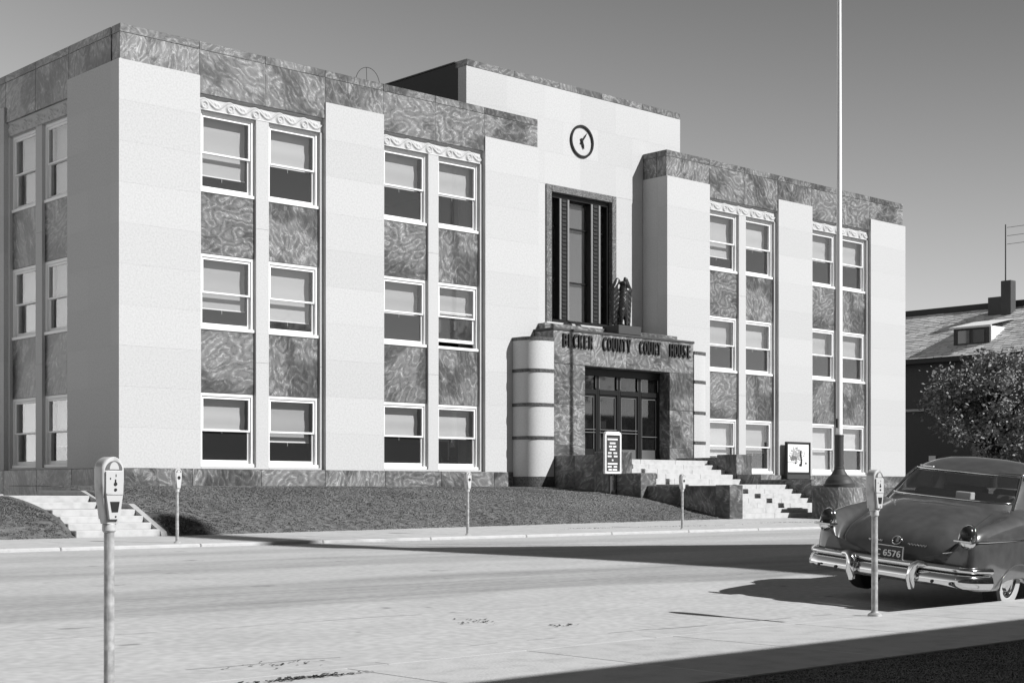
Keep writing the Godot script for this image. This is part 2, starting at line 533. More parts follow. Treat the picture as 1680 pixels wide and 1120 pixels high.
	structure("lawn", grid_mesh(68.0, 140.0, 10, -30.6, -39.2, 10, func(x, z): return lerpf(0.4, 1.2, (-30.6 - z) / 8.6)), M.lawn_soil)
	# paved yard left of the building, behind the bank
	var py := Node3D.new()
	py.name = "yard_paving"; add_child(py); py.set_meta("kind", "structure")
	for i in 12:
		for j in 7:
			var x0 := -18.0 + i * 3.0
			var z0 := -34.0 - j * 3.0
			if x0 + 3.0 > 17.6 and z0 > -39.0: continue
			slab(py, "paving_slab", M["concrete_%d" % ((i + j * 2) % 3)], Vector3(x0 + 0.006, 0.9, z0 - 0.006), Vector3(minf(x0 + 2.994, 20.7), 1.19, z0 - 2.994), Transform3D(), 0.008)

# ---------------------------------------------------------------- courthouse
var ch: Node3D
var FF: Transform3D    # facade frame: u along the wall, y up, d outward
var FS: Transform3D
const PIER_TOP := 13.58
const BASE := 1.94

func stone() -> Material:
	pick += 1
	return M["limestone_%d" % ((pick * 7 + pick / 3) % 4)]

func marble() -> Material:
	pick += 1
	return M["swirled_marble_%d" % ((pick * 5 + pick / 2) % 6)]

func courses(parent: Node, F: Transform3D, u0: float, u1: float, y0: float, y1: float, d0: float, d1: float, rows: int, cols := 1):
	var h := (y1 - y0) / rows
	var g := 0.0
	for r in rows:
		var cuts := [u0, u1]
		if cols == 2 and r % 2 == 0: cuts = [u0, lerpf(u0, u1, 0.5), u1]
		if cols > 2:
			cuts = [u0]
			for k in range(1, cols): cuts.append(lerpf(u0, u1, (k + (0.0 if r % 2 == 0 else 0.5)) / cols))
			if cuts[-1] < u1 - 0.01: cuts.append(u1)
		for k in cuts.size() - 1:
			slab(parent, "stone_block", stone(), Vector3(cuts[k] + (g if k > 0 else 0.0), y0 + r * h + (g if r > 0 else 0.0), d0), Vector3(cuts[k + 1] - (g if k < cuts.size() - 2 else 0.0), y0 + r * h + h - (g if r < rows - 1 else 0.0), d1), F, 0.001, 1)

func pier(F: Transform3D, u0: float, u1: float, cols := 1):
	var p := node(ch, "pier")
	courses(p, F, u0, u1, BASE, PIER_TOP, -0.5, 0.0, 10, cols)
	slab(p, "backing", M.pale_joint, Vector3(u0 + 0.02, BASE + 0.02, -0.52), Vector3(u1 - 0.02, PIER_TOP - 0.02, -0.02), F, 0.001, 1)

func parapet(F: Transform3D, cuts: Array, bays: Array):   # marble band and coping, panel by panel; bays[k] says that panel k stands over a window bay
	for k in cuts.size() - 1:
		var y0: float = 13.07
		var d := -0.05
		var g := 0.007
		slab(ch, "parapet_panel", marble(), Vector3(cuts[k] + g, y0, -0.5), Vector3(cuts[k + 1] - g, 14.36, d), F, 0.005)
		slab(ch, "parapet_coping", marble(), Vector3(cuts[k] + g, 14.366, -0.55), Vector3(cuts[k + 1] - g, 14.6, d + 0.008), F, 0.008)
	slab(ch, "parapet_backing", M.pale_joint, Vector3(cuts[0] + 0.03, 13.1, -0.54), Vector3(cuts[-1] - 0.03, 14.58, -0.062), F, 0.001, 1)

func plinth(F: Transform3D, cuts: Array):
	for k in cuts.size() - 1:
		slab(ch, "plinth_panel", marble(), Vector3(cuts[k] + 0.004, 0.6, -0.5), Vector3(cuts[k + 1] - 0.004, BASE - 0.004, 0.05), F, 0.012)

func frieze_mesh(width: float) -> ArrayMesh:   # carved running vine in low relief
	var key := "frieze%.2f" % width
	if cache.has(key): return cache[key]
	var b := B.new()
	var nx := 150
	var ny := 16
	var g := []
	for i in nx + 1:
		var row := []
		for j in ny + 1:
			var x := width * i / nx
			var y := 0.45 * j / ny
			var ph := fposmod(x, 0.9) / 0.9
			var wave := 0.225 + 0.12 * sin(ph * TAU)
			var h := 0.05 * exp(-pow((y - wave) / 0.035, 2.0))
			var cx := 0.9 * (floorf(x / 0.9) + 0.28)
			var r := Vector2(x - cx, y - 0.16).length()
			h = maxf(h, 0.06 * exp(-pow((r - 0.105) / 0.03, 2.0)))
			h = maxf(h, 0.055 * exp(-pow(r / 0.035, 2.0)))
			for q in 3:
				var lx := 0.9 * (floorf(x / 0.9) + 0.56 + q * 0.13)
				var dd := Vector2(x - lx, y - (0.27 - q * 0.03)).rotated(0.75)
				h = maxf(h, 0.05 * exp(-pow(dd.x / 0.11, 2.0) - pow(dd.y / 0.026, 2.0)))
			var rim := smoothstep(0.0, 0.03, y) * (1.0 - smoothstep(0.42, 0.45, y))
			row.append(Vector3(x, y, lerpf(0.05, h * 1.15, rim)))
		g.append(row)
	b.surf(g, 1.0)
	b.span(Vector3(0, 0, -0.3), Vector3(width, 0.45, -0.002), 0.001)
	cache[key] = b.mesh()
	return cache[key]

func window(F: Transform3D, u: float, y0: float, y1: float, w: float, blind_at: float, raised := 0.0):
	# blind_at: height fraction (0 sill, 1 head) of the blind's lower edge; raised: lower sash lifted by so many metres
	var W := node(ch, "window", F * at(u, y0, -0.14))
	var hh := y1 - y0
	var b := B.new()
	var fw := 0.10
	for s in [-1.0, 1.0]:
		b.span(Vector3(s * w / 2, 0.1, -0.115), Vector3(s * (w / 2 - fw), hh, -0.30), 0.008)
	b.span(Vector3(-w / 2 + fw, hh - fw, -0.118), Vector3(w / 2 - fw, hh, -0.30), 0.008)
	part(W, "frame", b.mesh() if not cache.has("fr%.2f" % hh) else cache["fr%.2f" % hh], M.white_paint)
	cache["fr%.2f" % hh] = W.get_child(0).mesh
	slab(W, "sill", M.white_paint, Vector3(-w / 2, 0.0, -0.35), Vector3(w / 2, 0.10, -0.06), Transform3D(), 0.012, 1)
	var iw := w / 2 - fw
	var mid := 0.1 + (hh - 0.1 - fw) * 0.49
	for k in 2:   # 0 lower sash (inside), 1 upper sash (outside)
		var lo := 0.1 + raised if k == 0 else mid - 0.02
		var hi := mid + 0.03 + raised if k == 0 else hh - fw
		var zf := -0.215 if k == 0 else -0.155
		var zb := zf - 0.05
		var key := "sash%d_%.2f_%.2f" % [k, hh, raised]
		if not cache.has(key):
			var sb := B.new()
			var sw := 0.07
			var bot := 0.11 if k == 0 else 0.055
			var top := 0.05 if k == 0 else 0.075
			for s in [-1.0, 1.0]: sb.span(Vector3(s * iw, lo, zf), Vector3(s * (iw - sw), hi, zb), 0.006)
			sb.span(Vector3(-iw + sw, lo, zf - 0.001), Vector3(iw - sw, lo + bot, zb), 0.006)
			sb.span(Vector3(-iw + sw, hi - top, zf - 0.001), Vector3(iw - sw, hi, zb), 0.006)
			cache[key] = sb.mesh()
			var pb := B.new()
			pb.span(Vector3(-iw + sw * 0.8, lo + bot * 0.8, zf - 0.027), Vector3(iw - sw * 0.8, hi - top * 0.8, zf - 0.023), 0.0)
			cache[key + "p"] = pb.mesh()
		part(W, "lower_sash" if k == 0 else "upper_sash", cache[key], M.white_paint)
		part(W, "pane", cache[key + "p"], M.window_glass)
	var by := hh * blind_at
	var bb := B.new()
	var gg := []
	for i in 2:
		var row := []
		for j in 13:
			row.append(Vector3(lerpf(-iw + 0.03, iw - 0.03, i), lerpf(hh - 0.03, by + 0.012 * sin(u * 7.0 + y0) * (i * 2 - 1), j / 12.0), -0.44 + 0.012 * sin(j * 1.1 + u * 3.0)))
		gg.append(row)
	bb.surf(gg, -1.0)
	pick += 1
	part(W, "blind", bb.mesh(), M["blind_cloth_%d" % ((pick * 7 / 2) % 3)])
	var rb := B.new()
	rb.span(Vector3(-iw + 0.03, by - 0.03, -0.447), Vector3(iw - 0.03, by + 0.005, -0.425), 0.004)
	rb.tube([Vector3(0.02, by - 0.03, -0.436), Vector3(0.02, by - 0.14, -0.436)], [0.006, 0.006], 5)
	part(W, "blind_rail", rb.mesh(), M.blind_rail)

func bay(F: Transform3D, u0: float, u1: float, blinds: Array, raised: Array):
	# two columns of windows over three floors between the piers at u0 and u1
	var w := 1.92 * (u1 - u0) / 4.55
	var e := 0.12
	var ua := u0 + e + w / 2
	var ub := u1 - e - w / 2
	var rows := [[2.0, 4.22], [6.10, 8.37], [10.19, 12.62]]
	for s in [[u0, u0 + e], [u0 + e + w, u1 - e - w], [u1 - e, u1]]:
		var p := node(ch, "mullion")
		for k in 3:
			var ya: float = [BASE, 5.2, 9.3][k]
			var yb: float = [5.2, 9.3, 12.62][k]
			slab(p, "stone_strip", M.mullion_stone, Vector3(s[0] + 0.001, ya + 0.002, -0.55), Vector3(s[1] - 0.001, yb - 0.002, -0.14), F, 0.005, 1)
	for c in 2:
		var u: float = [ua, ub][c]
		for r in 3:
			window(F, u, rows[r][0], rows[r][1], w, blinds[c][r], raised[c][r])
			if r < 2:
				slab(ch, "spandrel_panel", marble(), Vector3(u - w / 2 + 0.002, rows[r][1] + 0.002, -0.5), Vector3(u + w / 2 - 0.002, rows[r + 1][0] - 0.002, -0.235), F, 0.004)
		slab(ch, "sill_course", M.mullion_stone, Vector3(u - w / 2, BASE, -0.5), Vector3(u + w / 2, 2.0, -0.13), F, 0.004, 1)
	part(ch, "frieze", frieze_mesh(snappedf(u1 - u0, 0.01)), M.mullion_stone, F * at(u0, 12.62, -0.18))

func build_courthouse():
	ch = thing("courthouse", "three-storey pale stone courthouse with dark swirled marble bands, seen from its corner", "building", Vector3(41, 0.6, -39))
	FF = at(-41, -0.6, 0)
	FS = at(20.95 - 41.0, -0.6, 39.0) * Transform3D(Basis(Vector3.UP, -PI / 2), Vector3.ZERO)
	# --- left wing, front
	pier(FF, 20.95, 23.59); pier(FF, 28.15, 30.48); pier(FF, 34.93, 37.5)
	bay(FF, 23.59, 28.15, [[0.52, 0.30, 0.24], [0.37, 0.22, 0.50]].map(func(a): return [a[0], a[1], a[2]]), [[0, 0, 0], [0, 0, 0]])
	bay(FF, 30.48, 34.93, [[0.50, 0.49, 0.50], [0.49, 0.56, 0.50]], [[0, 0, 0], [0, 0.16, 0]])
	parapet(FF, [21.0, 23.59, 25.9, 28.15, 30.48, 32.7, 34.93, 37.5], [false, true, true, false, true, true, false])
	plinth(FF, [20.9, 23.3, 25.7, 28.1, 30.5, 32.9, 35.3, 37.4])
	# --- right wing, front
	pier(FF, 44.46, 47.05); pier(FF, 51.56, 53.95); pier(FF, 58.38, 61.2)
	bay(FF, 47.05, 51.56, [[0.33, 0.49, 0.27], [0.40, 0.50, 0.50]], [[0, 0, 0], [0, 0, 0]])
	bay(FF, 53.95, 58.38, [[0.07, 0.50, 0.50], [0.52, 0.50, 0.50]], [[0, 0, 0], [0, 0, 0]])
	parapet(FF, [44.46, 47.05, 49.3, 51.56, 53.95, 56.2, 58.38, 61.05], [false, true, true, false, true, true, false])
	plinth(FF, [44.8, 47.1, 49.4, 51.7, 54.0, 56.3, 58.6, 61.22])
	# --- left side
	pier(FS, -42.17, -39.501, 2); pier(FS, -48.9, -46.55, 1); pier(FS, -56.1, -53.3, 2)
	bay(FS, -46.55, -42.17, [[0.05, 0.06, 0.05], [0.3, 0.06, 0.05]], [[0, 0, 0], [0, 0, 0]])
	bay(FS, -53.3, -48.9, [[0.4, 0.5, 0.3], [0.5, 0.4, 0.5]], [[0, 0, 0], [0, 0, 0]])
	parapet(FS, [-56.1, -53.3, -51.1, -48.9, -46.55, -44.4, -42.17, -39.56], [false, true, true, false, true, true, false])
	plinth(FS, [-56.1, -53.7, -51.3, -48.9, -46.5, -44.1, -41.8, -39.52])
	# --- ends of the wings and the recessed centre
	var e := node(ch, "wing_end_wall")
	courses(e, FS * Transform3D(Basis(), Vector3(0, 0, -(44.46 - 20.95))), -40.28, -39.503, BASE, PIER_TOP, -0.45, -0.001, 10)
	slab(ch, "parapet_panel", marble(), Vector3(44.47, PIER_TOP + 0.002, -1.28), Vector3(44.9, 14.36, -0.56), FF)
	slab(ch, "parapet_coping", marble(), Vector3(44.465, 14.366, -1.28), Vector3(44.9, 14.6, -0.56), FF)
	slab(ch, "parapet_panel", marble(), Vector3(37.1, PIER_TOP + 0.002, -1.28), Vector3(37.49, 14.36, -0.56), FF)
	var e2 := node(ch, "wing_end_wall")
	courses(e2, FF, 37.05, 37.5, BASE, PIER_TOP, -1.28, -0.503, 10)
	slab(ch, "end_wall", M.limestone_1, Vector3(60.75, 0.6, -17.0), Vector3(61.18, 14.5, -0.51), FF, 0.005, 1)
	# centre wall round the tall window: blocks left, right, above and below it
	var cw := node(ch, "centre_wall")
	var x0 := 35.19; var x1 := 46.73; var wl := 39.10; var wr := 42.90
	courses(cw, FF, x0, wl, BASE, 12.71, -1.75, -1.30, 8, 3)
	courses(cw, FF, wr, x1, BASE, 12.71, -1.75, -1.30, 8, 3)
	courses(cw, FF, x0, x1, 12.714, 16.36, -1.75, -1.30, 3, 6)
	courses(cw, FF, wl + 0.003, wr - 0.003, BASE, 7.30, -1.75, -1.30, 4, 2)
	slab(cw, "backing", M.pale_joint, Vector3(x0 + 0.02, BASE, -1.76), Vector3(wl - 0.02, 16.3, -1.32), FF, 0.001, 1)
	slab(cw, "backing", M.pale_joint, Vector3(wr + 0.02, BASE, -1.76), Vector3(x1 - 0.02, 16.3, -1.32), FF, 0.001, 1)
	slab(cw, "backing", M.pale_joint, Vector3(wl, 12.72, -1.76), Vector3(wr, 16.3, -1.32), FF, 0.001, 1)
	for k in 5:
		slab(ch, "top_coping", marble(), Vector3(x0 + (x1 - x0) * k / 5.0 + 0.005, 16.365, -1.9), Vector3(x0 + (x1 - x0) * (k + 1) / 5.0 - 0.005, 16.6, -1.288), FF, 0.008)
	for s in [[x0 + 0.005, x0 + 0.4], [x1 - 0.4, x1 - 0.005]]:
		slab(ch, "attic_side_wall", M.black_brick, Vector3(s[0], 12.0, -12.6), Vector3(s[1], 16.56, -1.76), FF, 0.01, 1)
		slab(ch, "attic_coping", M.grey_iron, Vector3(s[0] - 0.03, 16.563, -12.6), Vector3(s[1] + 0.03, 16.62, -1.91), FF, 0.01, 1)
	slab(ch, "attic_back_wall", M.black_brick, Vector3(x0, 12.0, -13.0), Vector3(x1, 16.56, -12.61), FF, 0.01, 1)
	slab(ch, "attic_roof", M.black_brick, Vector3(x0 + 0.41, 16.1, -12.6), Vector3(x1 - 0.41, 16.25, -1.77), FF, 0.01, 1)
	# tall window
	for s in [[wl, wl + 0.28, 7.58, 12.71], [wr - 0.24, wr, 7.58, 12.71]]:
		for k in 3:
			slab(ch, "window_surround", M.surround_stone, Vector3(s[0], s[2] + (s[3] - s[2]) * k / 3.0 + 0.003, -1.7), Vector3(s[1], s[2] + (s[3] - s[2]) * (k + 1) / 3.0 - 0.003, -1.24), FF, 0.012)
	for k in 2:
		slab(ch, "window_surround", M.surround_stone, Vector3(lerpf(wl + 0.283, wr - 0.243, k / 2.0) + 0.002, 12.45, -1.7), Vector3(lerpf(wl + 0.283, wr - 0.243, (k + 1) / 2.0) - 0.002, 12.708, -1.24), FF, 0.012)
	slab(ch, "window_ledge", M.mullion_stone, Vector3(wl - 0.04, 7.3, -1.75), Vector3(wr + 0.04, 7.576, -1.18), FF, 0.015, 1)
	var tw := node(ch, "tall_window", FF * at(0, 0, -1.30))
	var il := wl + 0.28; var ir := wr - 0.24
	slab(tw, "frame", M.dark_bronze, Vector3(il, 12.28, -0.40), Vector3(ir, 12.45, -0.12), Transform3D(), 0.01, 1)
	slab(tw, "frame", M.dark_bronze, Vector3(il, 7.58, -0.40), Vector3(ir, 7.72, -0.12), Transform3D(), 0.01, 1)
	for q in [[il, il + 0.12], [ir - 0.12, ir]]:
		slab(tw, "frame", M.dark_bronze, Vector3(q[0], 7.722, -0.40), Vector3(q[1], 12.278, -0.12), Transform3D(), 0.01, 1)
	for q in [[39.92, 40.44], [41.62, 42.14]]:
		slab(tw, "mullion", M.black_paint, Vector3(q[0], 7.722, -0.40), Vector3(q[1], 12.278, -0.12), Transform3D(), 0.01, 1)
		for s in [q[0], q[1] - 0.10]:
			slab(tw, "mullion_fillet", M.bronze_edge, Vector3(s, 7.722, -0.119), Vector3(s + 0.10, 12.278, -0.075), Transform3D(), 0.01, 1)
		var ob := B.new()
		for k in 30:
			var yy := 7.80 + k * 0.15
			ob.span(Vector3(q[0] + 0.14, yy, -0.119), Vector3(q[1] - 0.14, yy + 0.10, -0.085), 0.012)
		part(tw, "mullion_ornament", ob.mesh(), M.black_paint)
	for yy in [9.17, 11.22]:
		slab(tw, "glazing_bar", M.dark_bronze, Vector3(il, yy, -0.36), Vector3(ir, yy + 0.06, -0.30), Transform3D(), 0.005, 1)
	for q in [[il + 0.12, 39.92], [40.44, 41.62], [42.14, ir - 0.12]]:
		for yy in [[7.72, 9.17], [9.23, 11.22], [11.28, 12.28]]:
			slab(tw, "pane", M.window_glass, Vector3(q[0], yy[0], -0.345), Vector3(q[1], yy[1], -0.335), Transform3D(), 0.001, 1)
	slab(tw, "shade_cloth", M.window_shade, Vector3(40.5, 7.75, -0.44), Vector3(41.6, 12.2, -0.43), Transform3D(), 0.001, 1)
	# rooms behind the windows: floors, back walls, roof
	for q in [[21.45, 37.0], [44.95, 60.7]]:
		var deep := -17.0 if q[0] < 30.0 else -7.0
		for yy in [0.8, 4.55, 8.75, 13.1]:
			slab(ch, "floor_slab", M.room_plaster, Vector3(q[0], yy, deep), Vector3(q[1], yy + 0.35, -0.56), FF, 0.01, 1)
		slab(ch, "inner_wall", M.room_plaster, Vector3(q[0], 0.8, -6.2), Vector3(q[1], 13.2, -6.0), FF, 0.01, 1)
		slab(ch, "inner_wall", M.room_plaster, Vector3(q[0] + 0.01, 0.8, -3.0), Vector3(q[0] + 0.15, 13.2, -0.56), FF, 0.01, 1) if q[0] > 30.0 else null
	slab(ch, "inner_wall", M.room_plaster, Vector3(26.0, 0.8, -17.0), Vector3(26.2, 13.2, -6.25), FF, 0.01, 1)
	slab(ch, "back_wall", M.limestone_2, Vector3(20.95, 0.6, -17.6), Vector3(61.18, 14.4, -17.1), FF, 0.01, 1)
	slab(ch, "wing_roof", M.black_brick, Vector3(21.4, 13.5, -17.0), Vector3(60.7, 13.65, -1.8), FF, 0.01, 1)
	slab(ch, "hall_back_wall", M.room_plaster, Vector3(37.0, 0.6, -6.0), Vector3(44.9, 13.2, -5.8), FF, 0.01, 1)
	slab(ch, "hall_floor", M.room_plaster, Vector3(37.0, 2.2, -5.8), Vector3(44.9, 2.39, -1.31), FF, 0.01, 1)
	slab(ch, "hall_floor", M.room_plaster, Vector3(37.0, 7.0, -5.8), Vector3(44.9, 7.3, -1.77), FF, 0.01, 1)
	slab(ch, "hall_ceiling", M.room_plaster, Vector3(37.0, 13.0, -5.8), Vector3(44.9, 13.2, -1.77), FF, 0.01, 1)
	# --- entrance portal: marble panels round the doors
	var PX0 := 37.26; var PX1 := 44.86; var DX0 := 38.86; var DX1 := 43.46
	for s in [[PX0, DX0], [DX1, PX1]]:
		for yy in [[1.2, 2.9], [2.9, 4.35], [4.35, 5.78]]:
			slab(ch, "portal_panel", marble(), Vector3(s[0] + 0.003, yy[0] + 0.003, -1.29), Vector3(s[1] - 0.003, yy[1] - 0.003, 1.0), FF, 0.01)
	for k in 4:
		slab(ch, "portal_lintel", marble(), Vector3(PX0 + 1.9 * k + 0.003, 5.783, -1.29), Vector3(PX0 + 1.9 * (k + 1) - 0.003, 6.96, 1.0), FF, 0.01)
	slab(ch, "portal_coping", M.grey_iron, Vector3(PX0 - 0.03, 6.963, -1.29), Vector3(PX1 + 0.03, 7.05, 1.03), FF, 0.01, 1)
	slab(ch, "portal_upper_step", marble(), Vector3(PX0 + 0.2, 7.052, -1.17), Vector3(PX1 - 0.2, 7.28, 0.35), FF, 0.01)
	# curved buttresses banded with marble
	for side in [-1.0, 1.0]:
		var bt := node(ch, "buttress", FF * at(PX0 if side < 0 else PX1, 0, 0.02))
		var R := 1.06
		for q in [[1.2, 1.78, true], [1.78, 3.08, false], [3.08, 3.20, true], [3.20, 4.24, false], [4.24, 4.36, true], [4.36, 5.44, false], [5.44, 5.56, true], [5.56, 6.56, false], [6.56, 6.68, true]]:
			var bb := B.new()
			bb.off = Vector2(rng.randf() * 3.0, rng.randf() * 3.0)
			var r: float = R + (0.02 if q[2] else 0.0)
			var poly := PackedVector2Array([Vector2.ZERO])
			var ga := []; var gb := []
			for i in 25:
				var t := PI / 2 * i / 24.0
				ga.append(Vector3(side * r * pow(sin(t), 0.55), q[0], r * 0.95 * pow(maxf(cos(t), 0.0), 0.55))); gb.append(Vector3(side * r * pow(sin(t), 0.55), q[1] - 0.003, r * 0.95 * pow(maxf(cos(t), 0.0), 0.55)))
			bb.surf([ga, gb], side * -1.0)
			for i in 24:
				for e3 in [[gb, 1.0], [ga, -1.0]]:
					bb.tri(e3[0][i], e3[0][i + 1], Vector3(0, e3[0][i].y, 0), Vector3.UP * e3[1], Vector3.UP * e3[1], Vector3.UP * e3[1])
			part(bt, "marble_band" if q[2] else "stone_drum", bb.mesh(), M.dark_marble if q[2] else stone())
	# doors: four leaves with transoms
	var dz := 0.45
	slab(ch, "door_head", M.dark_bronze, Vector3(DX0, 5.5, dz - 0.1), Vector3(DX1, 5.78, dz + 0.06), FF, 0.01, 1)
	for k in 4:
		var u0 := lerpf(DX0 + 0.02, DX1 - 0.02, k / 4.0)
		var u1 := lerpf(DX0 + 0.02, DX1 - 0.02, (k + 1) / 4.0)
		var D := node(ch, "door", FF * at(u0, 2.4, dz))
		var w := u1 - u0
		var fb := B.new()
		for s in [[0.0, 0.09], [w - 0.09, w]]: fb.span(Vector3(s[0], 0, -0.10), Vector3(s[1], 3.1, 0.05), 0.008)
		fb.span(Vector3(0.09, 2.42, -0.10), Vector3(w - 0.09, 2.60, 0.06), 0.008)
		part(D, "frame", fb.mesh(), M.dark_bronze)
		var lb := B.new()
		for s in [[0.10, 0.17], [w - 0.17, w - 0.10]]: lb.span(Vector3(s[0], 0.03, -0.05), Vector3(s[1], 2.41, 0.02), 0.006)
		lb.span(Vector3(0.17, 2.33, -0.05), Vector3(w - 0.17, 2.41, 0.02), 0.006)
		part(D, "leaf", lb.mesh(), M.dark_bronze)
		var eb := B.new()
		for s in [0.165, w - 0.18]: eb.span(Vector3(s, 0.42, -0.0), Vector3(s + 0.015, 2.34, 0.024), 0.003)
		eb.span(Vector3(0.165, 2.325, 0.0), Vector3(w - 0.165, 2.342, 0.024), 0.003)
		for s in [0.085, w - 0.1]: eb.span(Vector3(s, 2.65, 0.03), Vector3(s + 0.02, 3.08, 0.055), 0.003)
		part(D, "edge_trim", eb.mesh(), M.bronze_edge)
		slab(D, "kick_plate", M.kick_plate if k > 1 else M.dark_bronze, Vector3(0.17, 0.03, -0.04), Vector3(w - 0.17, 0.42, 0.015), Transform3D(), 0.004, 1)
		slab(D, "pane", M.door_glass, Vector3(0.17, 0.42, -0.02), Vector3(w - 0.17, 2.33, -0.01), Transform3D(), 0.001, 1)
		slab(D, "transom_pane", M.door_glass, Vector3(0.09, 2.60, -0.02), Vector3(w - 0.09, 3.1, -0.01), Transform3D(), 0.001, 1)
		var hb := B.new()
		for yy in ([1.02, 1.13] if k < 3 else [0.92]):
			hb.tube([Vector3(0.14, yy, 0.02), Vector3(0.14, yy, 0.07), Vector3(w - 0.14, yy, 0.07), Vector3(w - 0.14, yy, 0.02)], [0.012, 0.012, 0.012, 0.012], 6)
		part(D, "handle", hb.mesh(), M.bronze_edge)
	# raised lettering, letter by letter
	var font := SystemFont.new()
	font.font_names = PackedStringArray(["Droid Sans"]); font.font_weight = 700
	var lettering := node(ch, "lettering", FF * at(0, 0, 1.0))
	for wd in [["BECKER", 37.66, 39.24], ["COUNTY", 39.72, 41.27], ["COURT", 41.70, 42.94], ["HOUSE", 43.40, 44.66]]:
		var s: String = wd[0]
		var pitch: float = (wd[2] - wd[1]) / s.length()
		for k in s.length():
			var tm := TextMesh.new()
			tm.text = s[k]; tm.font = font; tm.font_size = 64; tm.pixel_size = 0.0102; tm.depth = 0.07
			var o := part(lettering, "letter", tm, M.black_paint, Transform3D(Basis.from_scale(Vector3(0.56, 1, 1)), Vector3(wd[1] + pitch * (k + 0.5), 6.62, 0.03)))

# ---------------------------------------------------------------- things on and at the building
func build_entrance():
	# clock
	var ck := thing("wall_clock", "round clock of a thin dark ring and two hands above the tall window", "clock", Vector3(41.01, 14.57, -40.30))
	var b := B.new()
	b.lathe(Vector3.ZERO, [Vector2(0.54, 0.0), Vector2(0.54, 0.06), Vector2(0.62, 0.06), Vector2(0.62, 0.0)], 48, 1)
	part(ck, "ring", b.mesh(), M.dark_bronze)
	for h in [[0.46, 0.030, 38.0], [0.30, 0.04, 160.0]]:
		var hb := B.new()
		hb.prism(PackedVector2Array([Vector2(-h[1], -0.12), Vector2(h[1], -0.12), Vector2(h[1] * 1.1, h[0] * 0.6), Vector2(0, h[0]), Vector2(-h[1] * 1.1, h[0] * 0.6)]), 0.02, 0.035 if h[0] > 0.4 else 0.05)
		part(ck, "hand", hb.mesh(), M.dark_bronze, Transform3D(Basis(Vector3.BACK, -deg_to_rad(h[2])), Vector3.ZERO))
	var hub := B.new()
	hub.lathe(Vector3.ZERO, [Vector2(0.045, 0.0), Vector2(0.045, 0.06), Vector2(0.0, 0.065)], 14, 1)
	part(ck, "hub", hub.mesh(), M.dark_bronze)
	build_eagle()
	# wire hoop on the left parapet
	var hp := thing("roof_hoop", "thin wire hoop with an upright standing on the left parapet", "aerial", Vector3(30.15, 14.6, -39.45))
	var pts := []; var rr := []
	for i in 17:
		var t := PI * i / 16.0
		pts.append(Vector3(-0.42 * cos(t), 0.55 * sin(t), -0.1 * cos(t))); rr.append(0.011)
	var w := B.new(); w.tube(pts, rr, 5)
	part(hp, "hoop", w.mesh(), M.grey_iron)
	var w2 := B.new(); w2.tube([Vector3(-0.03, 0, 0), Vector3(-0.05, 0.55, 0)], [0.010, 0.010], 5)
	part(hp, "upright", w2.mesh(), M.grey_iron)
	# entrance stairs
	var st := thing("entrance_stairs", "wide pale stone steps between dark marble cheek walls rising to the courthouse doors", "stairs", Vector3(41, 0.3, -30.4))
	var F := at(-41, -0.3, 30.4)
	var step := func(y: float, z0: float, z1: float, xa: float, xb: float):
		for k in 3:
			slab(st, "step", M["concrete_0"], Vector3(lerpf(xa, xb, k / 3.0) + 0.002, y - 0.4, z0), Vector3(lerpf(xa, xb, (k + 1) / 3.0) - 0.002, y, z1), F, 0.012)
	# lower flight, landing, upper flight
	var y := 0.39
	var rise := (1.50 - 0.39) / 7.0
	for k in 7:
		y = 0.39 + rise * (k + 1)
		step.call(y, -30.5 - 0.36 * k, -30.5 - 0.36 * (k + 1) if k < 6 else -34.8, 38.3, 43.72)
	var r2 := 0.175
	for k in 5:
		step.call(1.525 + r2 * (k + 1) if k < 5 else 2.4, -34.8 - 0.4 * k, -34.8 - 0.4 * (k + 1) if k < 4 else -38.5, 38.17, 43.83)
	var cheek := func(called: String, x0: float, x1: float, y0: float, y1: float, z0: float, z1: float):
		var n := maxi(1, int(round(absf(z1 - z0) / 1.3)))
		for k in n:
			slab(st, called, marble(), Vector3(x0, y0, lerpf(z0, z1, k / float(n)) - 0.002), Vector3(x1, y1, lerpf(z0, z1, (k + 1) / float(n)) + 0.002), F, 0.014)
	for s in [-1.0, 1.0]:
		var m := func(x: float): return 41.0 + s * x
		cheek.call("cheek_pier", m.call(2.83), m.call(3.75), 0.6, 2.62, -35.07, -36.0)
		cheek.call("cheek_wall", m.call(2.84), m.call(3.70), 0.6, 2.52, -36.0, -37.995)
		cheek.call("plinth_block", m.call(2.84), m.call(3.62), 0.4, 1.88, -33.95, -35.066)
	cheek.call("low_cheek_wall", 37.68, 38.3, 0.2, 1.45, -31.0, -33.946)
	cheek.call("low_cheek_pier", 37.66, 38.32, 0.2, 1.47, -30.4, -30.998)
	cheek.call("low_cheek_wall", 43.72, 44.6, 0.2, 1.68, -31.65, -33.946)
	cheek.call("low_cheek_pier", 43.70, 44.62, 0.2, 1.47, -30.4, -31.646)
	# notice board on the left cheek wall
	var nb := thing("notice_board", "narrow upright directory board with white frame beside the left cheek wall of the entrance", "sign", Vector3(37.0, 1.85, -34.9))
	var fb := B.new()
	fb.span(Vector3(-0.40, 0.0, -0.05), Vector3(-0.33, 1.30, 0.05), 0.012); fb.span(Vector3(0.33, 0.0, -0.05), Vector3(0.40, 1.30, 0.05), 0.012)
	fb.span(Vector3(-0.33, 0.0, -0.05), Vector3(0.33, 0.08, 0.05), 0.012)
	fb.prism(PackedVector2Array([Vector2(-0.40, 1.30), Vector2(0.40, 1.30), Vector2(0.36, 1.38), Vector2(0.28, 1.42), Vector2(-0.28, 1.42), Vector2(-0.36, 1.38)]), -0.05, 0.05)
	part(nb, "frame", fb.mesh(), M.white_paint)
